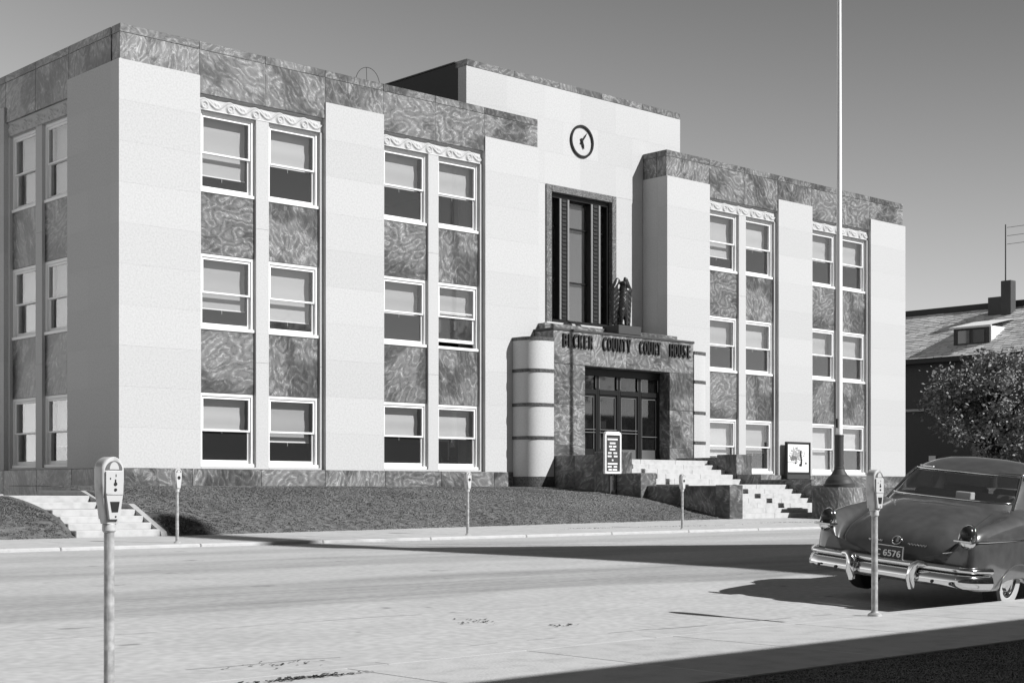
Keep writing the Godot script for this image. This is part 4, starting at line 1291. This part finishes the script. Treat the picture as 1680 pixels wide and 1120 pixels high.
func build_street_furniture():
	var m := make_meter("nearest parking meter, large at the left of the picture in front of the side stairs", Vector3(4.69, 0.0, -8.86), 0.06)
	var far := [[15.8, -27.0, "far parking meter standing beside the grass bank next to the side stairs", 0.05], [23.62, -27.0, "far parking meter standing in front of the middle of the lawn", 0.0], [31.4, -27.0, "far parking meter standing in front of the entrance stairs' cheek wall", -0.04]]
	var near := m.duplicate()
	near.name = "parking_meter_001"; add_child(near)
	near.position = Vector3(13.36, 0.0, -8.88); near.rotation.y = -0.05
	near.set_meta("label", "near parking meter on the kerb in front of the parked car's trunk")
	for k in 3:
		var c := m.duplicate()
		c.name = "parking_meter_%03d" % (k + 2)
		add_child(c)
		c.position = Vector3(far[k][0], 0.228, far[k][1]); c.rotation.y = PI + far[k][3]
		c.set_meta("label", far[k][2])
	# flagpole on its pedestal
	var fp := thing("flagpole", "tall white flagpole with dark flared base on a marble block before the entrance stairs", "flagpole", Vector3(42.25, 1.40, -29.46))
	for q in [[-0.85, 0.0], [0.0, 0.62]]:
		slab(fp, "pedestal", marble(), Vector3(q[0] + 0.003, -1.3, -0.5), Vector3(q[1] - 0.003, -0.003, 0.55), Transform3D(), 0.014)
	var b := B.new()
	b.lathe(Vector3.ZERO, [Vector2(0.53, 0.0), Vector2(0.53, 0.10), Vector2(0.48, 0.13), Vector2(0.44, 0.24), Vector2(0.36, 0.34), Vector2(0.27, 0.42), Vector2(0.19, 0.56), Vector2(0.165, 0.60), Vector2(0.165, 0.66), Vector2(0.145, 0.68), Vector2(0.145, 1.68), Vector2(0.155, 1.69), Vector2(0.155, 1.74), Vector2(0.10, 1.75)], 28)
	part(fp, "base", b.mesh(), M.grey_iron)
	var s := B.new()
	s.lathe(Vector3.ZERO, [Vector2(0.102, 1.7), Vector2(0.10, 4.0), Vector2(0.085, 10.0), Vector2(0.06, 18.2), Vector2(0.0, 18.2)], 18)
	part(fp, "pole", s.mesh(), M.pole_paint)
	var t := B.new()
	t.lathe(Vector3(0, 18.2, 0), [Vector2(0.0, 0.0), Vector2(0.08, 0.04), Vector2(0.11, 0.11), Vector2(0.08, 0.18), Vector2(0.0, 0.22)], 14)
	part(fp, "ball", t.mesh(), M.steel)
	var r := B.new()
	r.tube([Vector3(-0.10, 1.95, 0.02), Vector3(-0.085, 9.0, 0.01), Vector3(-0.07, 18.1, 0.0)], [0.009, 0.009, 0.009], 5)
	part(fp, "halyard", r.mesh(), M.grey_iron)
	slab(fp, "cleat", M.black_paint, Vector3(-0.17, 1.98, -0.03), Vector3(-0.10, 2.28, 0.03), Transform3D(), 0.01, 1)

# ---------------------------------------------------------------- parked car
const CARK := [  # x, centre top, deck valley y, fender crest y, half width, bottom y
	[0.16, 0.50, 0.50, 0.66, 0.80, 0.33], [0.18, 0.58, 0.56, 0.75, 0.86, 0.30], [0.22, 0.69, 0.63, 0.825, 0.90, 0.28], [0.30, 0.79, 0.70, 0.875, 0.93, 0.265], [0.45, 0.895, 0.78, 0.915, 0.95, 0.255],
	[0.70, 0.985, 0.86, 0.955, 0.965, 0.25], [1.0, 1.065, 0.965, 0.99, 0.97, 0.25], [1.35, 1.115, 1.06, 1.03, 0.975, 0.26], [1.8, 1.125, 1.085, 1.05, 0.975, 0.31], [3.3, 1.125, 1.06, 1.045, 0.97, 0.31],
	[4.0, 1.06, 1.0, 1.02, 0.965, 0.31], [4.7, 0.96, 0.9, 0.98, 0.95, 0.33], [5.0, 0.80, 0.76, 0.88, 0.90, 0.36], [5.1, 0.6, 0.6, 0.7, 0.80, 0.42]]

func car_key(x: float, k: int) -> float:
	for i in CARK.size() - 1:
		if x <= CARK[i + 1][0]:
			var p0: float = CARK[maxi(i - 1, 0)][k]; var p1: float = CARK[i][k]; var p2: float = CARK[i + 1][k]; var p3: float = CARK[mini(i + 2, CARK.size() - 1)][k]
			var x0: float = CARK[maxi(i - 1, 0)][0]; var x1: float = CARK[i][0]; var x2: float = CARK[i + 1][0]; var x3: float = CARK[mini(i + 2, CARK.size() - 1)][0]
			var m1 := (p2 - p0) / (x2 - x0); var m2 := (p3 - p1) / (x3 - x1)
			var t := (x - x1) / (x2 - x1); var d := x2 - x1
			return (2 * t * t * t - 3 * t * t + 1) * p1 + (t * t * t - 2 * t * t + t) * d * m1 + (-2 * t * t * t + 3 * t * t) * p2 + (t * t * t - t * t) * d * m2
	return CARK[-1][k]

func car_section(x: float) -> Array:   # right half, from the centre line outward and down: Vector2(z, y)
	var ct := car_key(x, 1); var dv := car_key(x, 2); var fc := car_key(x, 3); var w := car_key(x, 4); var yb := car_key(x, 5)
	for xw in [1.22, 4.25]:
		var a := absf(x - xw) / 0.40
		if a < 1.0: yb = maxf(yb, 0.25 + (0.10 if xw < 2.0 else 0.2) * sqrt(1.0 - a * a))
	var lo := maxf(yb + 0.02, 0.40)
	var key := [Vector2(0, ct), Vector2(0.22 * w, ct - 0.006), Vector2(0.44 * w, lerpf(dv, ct, 0.80)), Vector2(0.60 * w, lerpf(dv, ct, 0.30)), Vector2(0.72 * w, dv), Vector2(0.80 * w, maxf(dv, lerpf(dv, fc, 0.6))), Vector2(0.88 * w, fc), Vector2(0.955 * w, fc - 0.045), Vector2(0.99 * w, fc - 0.16), Vector2(w, lerpf(fc - 0.16, lo, 0.55)), Vector2(0.995 * w, lo), Vector2(0.965 * w, yb + 0.005), Vector2(0.90 * w, yb)]
	var c := Curve2D.new()
	var out := []
	for i in key.size() - 1:
		var p0: Vector2 = key[maxi(i - 1, 0)]; var p1: Vector2 = key[i]; var p2: Vector2 = key[i + 1]; var p3: Vector2 = key[mini(i + 2, key.size() - 1)]
		if i == 0: p0 = Vector2(-p2.x, p2.y)
		for s in 4:
			out.append(p1.cubic_interpolate(p2, p0, p3, s / 4.0))
	out.append(key[-1])
	return out

func cabin(phi: float, y: float) -> Vector3:
	var K := [[1.06, 1.16, 3.60, 0.82], [1.12, 1.27, 3.46, 0.80], [1.20, 1.42, 3.30, 0.775], [1.33, 1.62, 3.12, 0.735], [1.43, 1.80, 2.98, 0.69], [1.49, 1.98, 2.88, 0.645], [1.54, 2.16, 2.78, 0.57], [1.58, 2.33, 2.68, 0.44], [1.60, 2.46, 2.60, 0.22], [1.604, 2.55, 2.56, 0.02]]
	var k: Array = K[-1]
	for i in K.size() - 1:
		if y <= K[i + 1][0]:
			var t: float = clampf((y - K[i][0]) / (K[i + 1][0] - K[i][0]), 0, 1)
			k = [y, lerpf(K[i][1], K[i + 1][1], t), lerpf(K[i][2], K[i + 1][2], t), lerpf(K[i][3], K[i + 1][3], t)]
			break
	var ex := 2.0 / lerpf(3.6, 2.4, clampf((y - 1.4) / 0.2, 0, 1))
	var c := cos(phi); var s := sin(phi)
	return Vector3((k[1] + k[2]) / 2 + (k[2] - k[1]) / 2 * signf(c) * pow(absf(c), ex), y, k[3] * signf(s) * pow(absf(s), ex))

func mirror_tube(b: B, pts: Array, r: float, seg := 8):
	for s in [-1.0, 1.0]:
		var p := []
		var rr := []
		for q in pts:
			p.append(Vector3(q.x, q.y, q.z * s)); rr.append(r)
		b.tube(p, rr, seg)

func sweep(b: B, path: Callable, n: int, prof: Array):   # closed profile (x outward, y up) carried along a bumper path: path(t) -> [point, outward]
	var g := []
	for i in n + 1:
		var t := i / float(n)
		var q: Array = path.call(t)
		var row := []
		for p in prof:
			row.append(q[0] + q[1] * p.x + Vector3.UP * p.y)
		row.append(row[0])
		g.append(row)
	b.surf(g, 1.0)
	for e in [0, n]:
		var c := Vector3.ZERO
		for p in g[e]: c += p / g[e].size()
		var m: Vector3 = (g[0][0] - g[1][0]).normalized() if e == 0 else (g[n][0] - g[n - 1][0]).normalized()
		for j in prof.size(): b.tri(c, g[e][j], g[e][j + 1], m, m, m)

func build_car():
	var car := thing("parked_car", "dark grey two-door sedan parked at the near kerb, seen from its trunk", "car", Vector3(15.09, -0.035, -9.95))
	car.basis = Basis(Vector3.UP, 0.136) * Basis(Vector3.RIGHT, 0.105) * Basis.from_scale(Vector3.ONE * 1.1)
	# body shell
	var xs := []
	var x := 0.16
	while x < 5.1:
		xs.append(x)
		x += 0.015 if x < 0.3 else (0.04 if x < 1.8 else (0.1 if x < 3.7 else 0.05))
	xs.append(5.1)
	var g := []
	for xx in xs:
		var sec := car_section(xx)
		var row := []
		for i in range(sec.size() - 1, 0, -1): row.append(Vector3(xx, sec[i].y, -sec[i].x))
		for p in sec: row.append(Vector3(xx, p.y, p.x))
		g.append(row)
	var b := B.new()
	b.surf(g, -1.0)
	for e in [0, g.size() - 1]:
		var m := Vector3.LEFT if e == 0 else Vector3.RIGHT
		var c := Vector3(xs[e], 0.44, 0)
		for j in g[e].size() - 1: b.tri(c, g[e][j], g[e][j + 1], m, m, m)
		b.tri(c, g[e][-1], g[e][0], m, m, m)
	part(car, "body", b.mesh(), M.car_paint)
	var ub := B.new()
	ub.span(Vector3(0.3, 0.26, -0.62), Vector3(5.0, 0.5, 0.62), 0.02)
	part(car, "underbody", ub.mesh(), M.black_paint)
	var lip := B.new()   # raised lip round the rear wheel opening
	for s in [-1.0, 1.0]:
		var pts := []; var rr := []
		for i in 21:
			var t := PI * i / 20.0
			pts.append(Vector3(1.22 - 0.46 * cos(t), 0.255 + 0.26 * sin(t), (0.968 + 0.006 * sin(t)) * s)); rr.append(0.007)
		lip.tube(pts, rr, 6)
	part(car, "wheel_arch_lip", lip.mesh(), M.car_paint)
	# trunk lid: a thin raised seam loop
	var lid := B.new()
	for s in [-1.0, 1.0]:
		var pts := []; var rr := []
		for i in 20:
			var xx := lerpf(0.20, 1.18, i / 19.0)
			var sec := car_section(xx)
			pts.append(Vector3(xx, sec[14].y + 0.001, sec[14].x * s)); rr.append(0.005)
		lid.tube(pts, rr, 5)
	var across := []; var ar := []
	for i in 17:
		var zz := lerpf(-0.56, 0.56, i / 16.0)
		across.append(Vector3(0.158 + 0.01 * pow(zz / 0.56, 2.0), 0.50, zz)); ar.append(0.006)
	lid.tube(across, ar, 5)
	part(car, "trunk_seam", lid.mesh(), M.black_paint)
	# cabin: roof and pillars, glass
	var ys := [1.06, 1.09, 1.12, 1.14, 1.19, 1.25, 1.32, 1.39, 1.425, 1.45, 1.48, 1.51, 1.54, 1.56, 1.58, 1.592, 1.60, 1.603]
	var cg := []
	var N := 96
	for yy in ys:
		var row := []
		for j in N + 1: row.append(cabin(TAU * j / N, yy))
		cg.append(row)
	var kind := func(i: int, j: int) -> int:   # 0 metal, 1 rear window, 2 side glass, 3 windscreen
		if i < 3 or i >= 8: return 0
		var p := (cabin(TAU * (j + 0.5) / N, (ys[i] + ys[i + 1]) / 2))
		var half := cabin(PI / 2, (ys[i] + ys[i + 1]) / 2).z
		var f := absf(p.z) / half
		if f < 0.90: return 1 if p.x < 2.2 else 3
		if p.x > 1.95 and p.x < 2.72: return 2
		return 0
	for k in 4:
		var cb := B.new()
		cb.surf(cg, -1.0, func(i, j): return kind.call(i, j) == k)
		part(car, ["roof", "rear_window", "side_window", "windscreen"][k], cb.mesh(), M.car_paint if k == 0 else M.car_glass)
	var rt := B.new()   # bright mouldings round the rear window and down the pillars
	var low := []; var top := []
	var ja := -1; var jb := -1
	for j in N:
		if kind.call(5, j) == 1:
			if ja < 0: ja = j
			jb = j + 1
	var rim := []
	for j in range(ja, jb + 1): rim.append(cabin(TAU * j / N, 1.138) + Vector3(-0.008, 0.004, 0))
	var rim2 := []
	for j in range(ja, jb + 1): rim2.append(cabin(TAU * j / N, 1.428) + Vector3(-0.010, 0.004, 0))
	var fill := func(a: Array, r: float): 
		var o := []
		for q in a: o.append(r)
		return o
	rt.tube(rim, fill.call(rim, 0.011), 7); rt.tube(rim2, fill.call(rim2, 0.012), 7)
	for j in [ja, jb]:
		var col := []
		for i in 9: col.append(cabin(TAU * j / N, lerpf(1.07, 1.43, i / 8.0)) + Vector3(-0.012, 0, 0.006 * (1.0 if j == ja else -1.0)))
		rt.tube(col, fill.call(col, 0.017), 7)
	part(car, "window_moulding", rt.mesh(), M.chrome)
	var gt := B.new()
	for s in [-1.0, 1.0]:
		var pts := []
		for i in 30:
			var ph: float = lerpf(0.25, PI - 0.42, i / 29.0) * s
			pts.append(cabin(ph, 1.455) + Vector3(0, 0, 0.008 * s))
		gt.tube(pts, fill.call(pts, 0.010), 6)
	part(car, "drip_rail", gt.mesh(), M.chrome)
	# seats, wheel, parcel box on the shelf
	var sb := B.new()
	sb.box(Vector3(1.95, 1.13, 0), Vector3(0.16, 0.16, 1.2), 0.05); sb.box(Vector3(2.7, 1.15, 0.32), Vector3(0.14, 0.2, 0.55), 0.05); sb.box(Vector3(2.7, 1.15, -0.32), Vector3(0.14, 0.2, 0.55), 0.05)
	part(car, "seat", sb.mesh(), M.car_seat)
	slab(car, "parcel", M.paper, Vector3(1.62, 1.13, 0.02), Vector3(1.75, 1.215, 0.2), Transform3D(), 0.008, 1)
	# bumper
	var path := func(t: float) -> Array:
		var z := lerpf(-0.99, 0.99, t)
		var a := absf(z) / 0.99
		var px := 0.02 + 0.07 * a * a + 0.30 * pow(maxf(0.0, (a - 0.80) / 0.20), 2.2)
		var d := (0.14 * a / 0.99 + (0.30 * 2.2 / 0.20 * pow(maxf(0.0, (a - 0.80) / 0.20), 1.2)) / 0.99) * signf(z)
		return [Vector3(px, 0, z), Vector3(-1.0, 0, d).normalized()]
	var bb := B.new()
	sweep(bb, path, 64, [Vector2(-0.03, 0.285), Vector2(0.03, 0.290), Vector2(0.055, 0.325), Vector2(0.062, 0.365), Vector2(0.045, 0.415), Vector2(0.02, 0.440), Vector2(-0.03, 0.435)])
	part(car, "bumper", bb.mesh(), M.chrome)
	var b2 := B.new()
	sweep(b2, path, 64, [Vector2(-0.02, 0.447), Vector2(0.03, 0.449), Vector2(0.052, 0.470), Vector2(0.048, 0.497), Vector2(0.02, 0.515), Vector2(-0.02, 0.513)])
	part(car, "bumper_rail", b2.mesh(), M.chrome)
	for s in [-1.0, 1.0]:
		var gb := B.new()
		var pts := [Vector3(-0.05, 0.24, s * 0.34), Vector3(-0.08, 0.33, s * 0.34), Vector3(-0.08, 0.42, s * 0.345), Vector3(-0.07, 0.475, s * 0.365), Vector3(-0.055, 0.50, s * 0.40), Vector3(-0.04, 0.50, s * 0.45), Vector3(-0.03, 0.49, s * 0.48)]
		gb.tube(pts, [0.045, 0.058, 0.058, 0.055, 0.048, 0.036, 0.018], 16, true, 0.85)
		part(car, "bumper_guard", gb.mesh(), M.chrome)
	for s in [-0.75, -0.55, 0.55, 0.75]:
		var bo := B.new()
		bo.lathe(Vector3.ZERO, [Vector2(0.018, 0.0), Vector2(0.016, 0.012), Vector2(0.0, 0.016)], 10)
		part(car, "bumper_bolt", bo.mesh(), M.grey_iron, Transform3D(Basis(Vector3.BACK, PI / 2), Vector3(-0.02, 0.335, s)))
	# number plate
	var np := node(car, "number_plate", Transform3D(Basis(Vector3.UP, -PI / 2), Vector3(0.0, 0.475, 0.03)))
	slab(np, "plate", M.grey_iron, Vector3(-0.17, 0, -0.01), Vector3(0.17, 0.17, 0.0), Transform3D(), 0.006, 1)
	var rimb := B.new()
	for q in [[-0.17, 0.0, -0.16, 0.17], [0.16, 0.0, 0.17, 0.17], [-0.16, 0.0, 0.16, 0.01], [-0.16, 0.16, 0.16, 0.17]]: rimb.span(Vector3(q[0], q[1], 0.001), Vector3(q[2], q[3], 0.008), 0.002)
	part(np, "rim", rimb.mesh(), M.steel)
	var tm := TextMesh.new()
	var font := SystemFont.new()
	font.font_names = PackedStringArray(["Droid Sans"]); font.font_weight = 700
	tm.text = "C 6576"; tm.font = font; tm.font_size = 48; tm.pixel_size = 0.0019; tm.depth = 0.006
	part(np, "characters", tm, M.paper, at(0, 0.085, 0.004))
	# tail lamps, trunk ornament
	for s in [-1.0, 1.0]:
		var tl := node(car, "tail_lamp", at(0.17, 0.785, s * 0.80))
		var l := B.new()
		var lg := []
		for i in 11:
			var row := []
			for j in 21:
				var a := PI * i / 10.0; var t := TAU * j / 20.0
				row.append(Vector3(-0.062 * sin(a) * cos(t), 0.065 + 0.085 * cos(a), 0.076 * sin(a) * sin(t)))
			lg.append(row)
		l.surf(lg, -1.0)
		part(tl, "lens", l.mesh(), M.tail_lens)
		var cup := B.new()
		var cgd := []
		for i in 9:
			var row := []
			for j in 21:
				var a := PI / 2 + PI / 2 * i / 8.0; var t := TAU * j / 20.0
				row.append(Vector3(0.02 - 0.105 * sin(a) * cos(t), -0.02 + 0.085 * cos(a), 0.088 * sin(a) * sin(t)))
			cgd.append(row)
		cup.surf(cgd, -1.0)
		cup.span(Vector3(-0.11, -0.022, -0.10), Vector3(0.06, 0.0, 0.10), 0.008)
		part(tl, "bezel", cup.mesh(), M.chrome)
		var hd := B.new()
		var hp := []
		for i in 15:
			var a := PI * i / 14.0
			hp.append(Vector3(0.012 + 0.03 * sin(a), 0.0 + 0.158 * sin(a), -0.088 * cos(a)))
		hd.tube(hp, fill.call(hp, 0.012), 7)
		part(tl, "hood", hd.mesh(), M.chrome)
	var sp := B.new()
	for s in [-1.0, 1.0]:
		var pts := []
		for i in 30:
			var xx := lerpf(0.22, 4.4, i / 29.0)
			var w := car_key(xx, 4)
			pts.append(Vector3(xx, 0.777 + 0.03 * i / 29.0, (w * 0.992 + 0.004) * s))
		sp.tube(pts, fill.call(pts, 0.013), 6)
	part(car, "side_spear", sp.mesh(), M.chrome)
	var em := B.new()
	var ep := []
	for i in 21:
		var a := TAU * i / 20.0
		ep.append(Vector3(0.0, 0.05 * sin(a), 0.05 * cos(a)))
	em.tube(ep, fill.call(ep, 0.008), 6, false)
	em.box(Vector3(-0.005, 0.0, 0.012), Vector3(0.02, 0.06, 0.035), 0.008)
	part(car, "emblem", em.mesh(), M.chrome, Transform3D(Basis(Vector3.BACK, -0.5), Vector3(0.205, 0.69, 0.02)))
	for q in [[-0.30, -0.14], [0.15, 0.36]]:
		var sc := B.new()
		var pts := []
		for i in 24:
			var zz := lerpf(q[0], q[1], i / 23.0)
			pts.append(Vector3(0.192, 0.665 + 0.010 * sin(i * 1.7), zz))
		sc.tube(pts, fill.call(pts, 0.0055), 5)
		part(car, "script_trim", sc.mesh(), M.steel)
	var hl := B.new()
	hl.tube([Vector3(0.165, 0.62, 0.56), Vector3(0.15, 0.63, 0.61), Vector3(0.165, 0.645, 0.66)], [0.006, 0.008, 0.005], 7)
	part(car, "trunk_handle", hl.mesh(), M.chrome)
	# wheels
	for q in [[1.22, 1.0], [1.22, -1.0], [4.25, 1.0], [4.25, -1.0]]:
		var W := node(car, "wheel", Transform3D(Basis.from_scale(Vector3(1, 1, q[1])), Vector3(q[0], 0.345, q[1] * 0.80)))
		var ty := B.new()
		ty.lathe(Vector3.ZERO, [Vector2(0.20, -0.09), Vector2(0.30, -0.10), Vector2(0.335, -0.08), Vector2(0.345, -0.05), Vector2(0.345, 0.05), Vector2(0.335, 0.08), Vector2(0.30, 0.095), Vector2(0.21, 0.085)], 40, 1)
		part(W, "tyre", ty.mesh(), M.rubber)
		var ri := B.new()
		ri.lathe(Vector3.ZERO, [Vector2(0.20, 0.08), Vector2(0.20, 0.05), Vector2(0.15, 0.06), Vector2(0.13, 0.09), Vector2(0.06, 0.11), Vector2(0.0, 0.112)], 32, 1)
		part(W, "hub_cap", ri.mesh(), M.chrome)
		var ww := B.new()
		ww.lathe(Vector3.ZERO, [Vector2(0.295, 0.099), Vector2(0.285, 0.102), Vector2(0.215, 0.092), Vector2(0.205, 0.085)], 40, 1)
		part(W, "white_wall", ww.mesh(), M.white_wall)

# ---------------------------------------------------------------- grass and litter
func build_grass():
	var tuft := B.new()
	var R := RandomNumberGenerator.new()
	R.seed = 77
	for i in 12:
		var a := R.randf() * TAU
		var o := Vector3(R.randf_range(-0.09, 0.09), -0.008, R.randf_range(-0.09, 0.09))
		var s := Vector3(cos(a), 0, sin(a)) * 0.014
		var l := Vector3(cos(a + 1.5), 0, sin(a + 1.5)) * R.randf_range(0.01, 0.05)
		var h := R.randf_range(0.008, 0.022)
		var m := Vector3(-sin(a) * 0.3, 1.0, cos(a) * 0.3).normalized()
		tuft.tri(o - s, o + s, o + l + Vector3.UP * h, m, m, m)
	var tm := tuft.mesh()
	var patch := FastNoiseLite.new()
	patch.seed = 4; patch.frequency = 0.35; patch.fractal_octaves = 4
	var areas := [[17.68, 37.5, -30.53, -38.9, 34000, "lawn_grass"], [45.3, 66.0, -30.53, -38.9, 9000, "lawn_grass"], [2.0, 15.3, -30.53, -34.0, 11000, "lawn_grass"], [4.0, 15.5, -6.68, -4.0, 30000, "verge_grass"]]
	for q in areas:
		var mm := MultiMesh.new()
		mm.transform_format = MultiMesh.TRANSFORM_3D
		mm.use_colors = true
		mm.mesh = tm
		mm.instance_count = q[4]
		for i in q[4]:
			var x := R.randf_range(q[0], q[1]); var z := R.randf_range(q[3], q[2])
			var y: float = lawn_y(x, z) if z < -20.0 else -0.012
			var sc := R.randf_range(0.6, 1.15) * (1.0 if z < -20.0 else 0.55)
			mm.set_instance_transform(i, Transform3D(Basis(Vector3.UP, R.randf() * TAU).scaled(Vector3(sc, sc * R.randf_range(0.7, 1.2), sc)), Vector3(x, y, z)))
			var k := (0.9 + 0.5 * patch.get_noise_2d(x, z)) * R.randf_range(0.75, 1.1)
			mm.set_instance_color(i, Color(k, k, k))
		var o := MultiMeshInstance3D.new()
		o.name = numbered(self, q[5])
		o.multimesh = mm
		o.material_override = M.grass_blades
		add_child(o)
		tag(o, "short mown grass of the " + ("lawn before the courthouse" if q[4] == 34000 else "lawn right of the stairs" if q[4] == 9000 else "bank left of the side stairs" if q[4] == 11000 else "shaded verge in the foreground"), "grass", "", "stuff")

func build_litter():
	var R := RandomNumberGenerator.new()
	R.seed = 12
	# little drifts of dead leaves: x, z, length, spread, leaves
	var spots := [[6.05, -8.62, 0.55, 0.03, 170, "long dark streak of dead leaves on the near pavement edge"], [8.05, -9.35, 0.30, 0.03, 150, "short dark streak of dead leaves in the near gutter"], [8.75, -9.55, 0.35, 0.03, 70, "broken streak of dead leaves right of the short one in the near gutter"], [9.9, -11.2, 0.35, 0.10, 26, "small scatter of leaves on the road"], [10.5, -10.6, 0.25, 0.03, 16, "tiny leaf clump on the road before the car"], [6.7, -10.0, 0.6, 0.08, 22, "faint scatter of leaves on the road at left"], [12.6, -9.35, 0.5, 0.03, 90, "leaf streak by the near meter in front of the car"], [33.0, -28.1, 2.2, 0.06, 130, "leaf streak on the far pavement before the stairs"], [29.0, -28.3, 1.6, 0.06, 90, "leaf streak on the far pavement before the lawn"], [38.0, -28.4, 2.0, 0.06, 120, "leaf streak on the far pavement beside the stairs"]]
	for s in spots:
		var b := B.new()
		b.use_col = true
		var o := thing("leaf_drift", s[5], "leaf litter", Vector3(s[0], 0, s[1]), 0.0, "drifts of dead leaves")
		for i in s[4]:
			var x: float = R.randfn() * s[2] * 0.45
			var z: float = R.randfn() * s[3] + x * 0.04
			var y := 0.006
			var wz: float = s[1] + z
			if wz < -26.6: y += lerpf(0.23, walk_in(s[0]), (-26.6 - wz) / 4.0)
			elif wz < -9.1: y += road_y(wz)
			var a := R.randf() * TAU
			var d := Vector3(cos(a), R.randf_range(0.0, 0.35), sin(a)) * R.randf_range(0.018, 0.036)
			var e := Vector3(-sin(a), R.randf_range(0.0, 0.3), cos(a)) * R.randf_range(0.012, 0.025)
			var p := Vector3(x, y, z)
			var k := R.randf_range(0.5, 1.6)
			b.col = Color(k, k, k)
			b.tri(p, p + d * 0.5 + e, p + d, Vector3.UP, Vector3.UP, Vector3.UP)
			b.tri(p, p + d * 0.5 - e, p + d, Vector3.UP, Vector3.UP, Vector3.UP)
		part(o, "leaves", b.mesh(), M.dead_leaves)
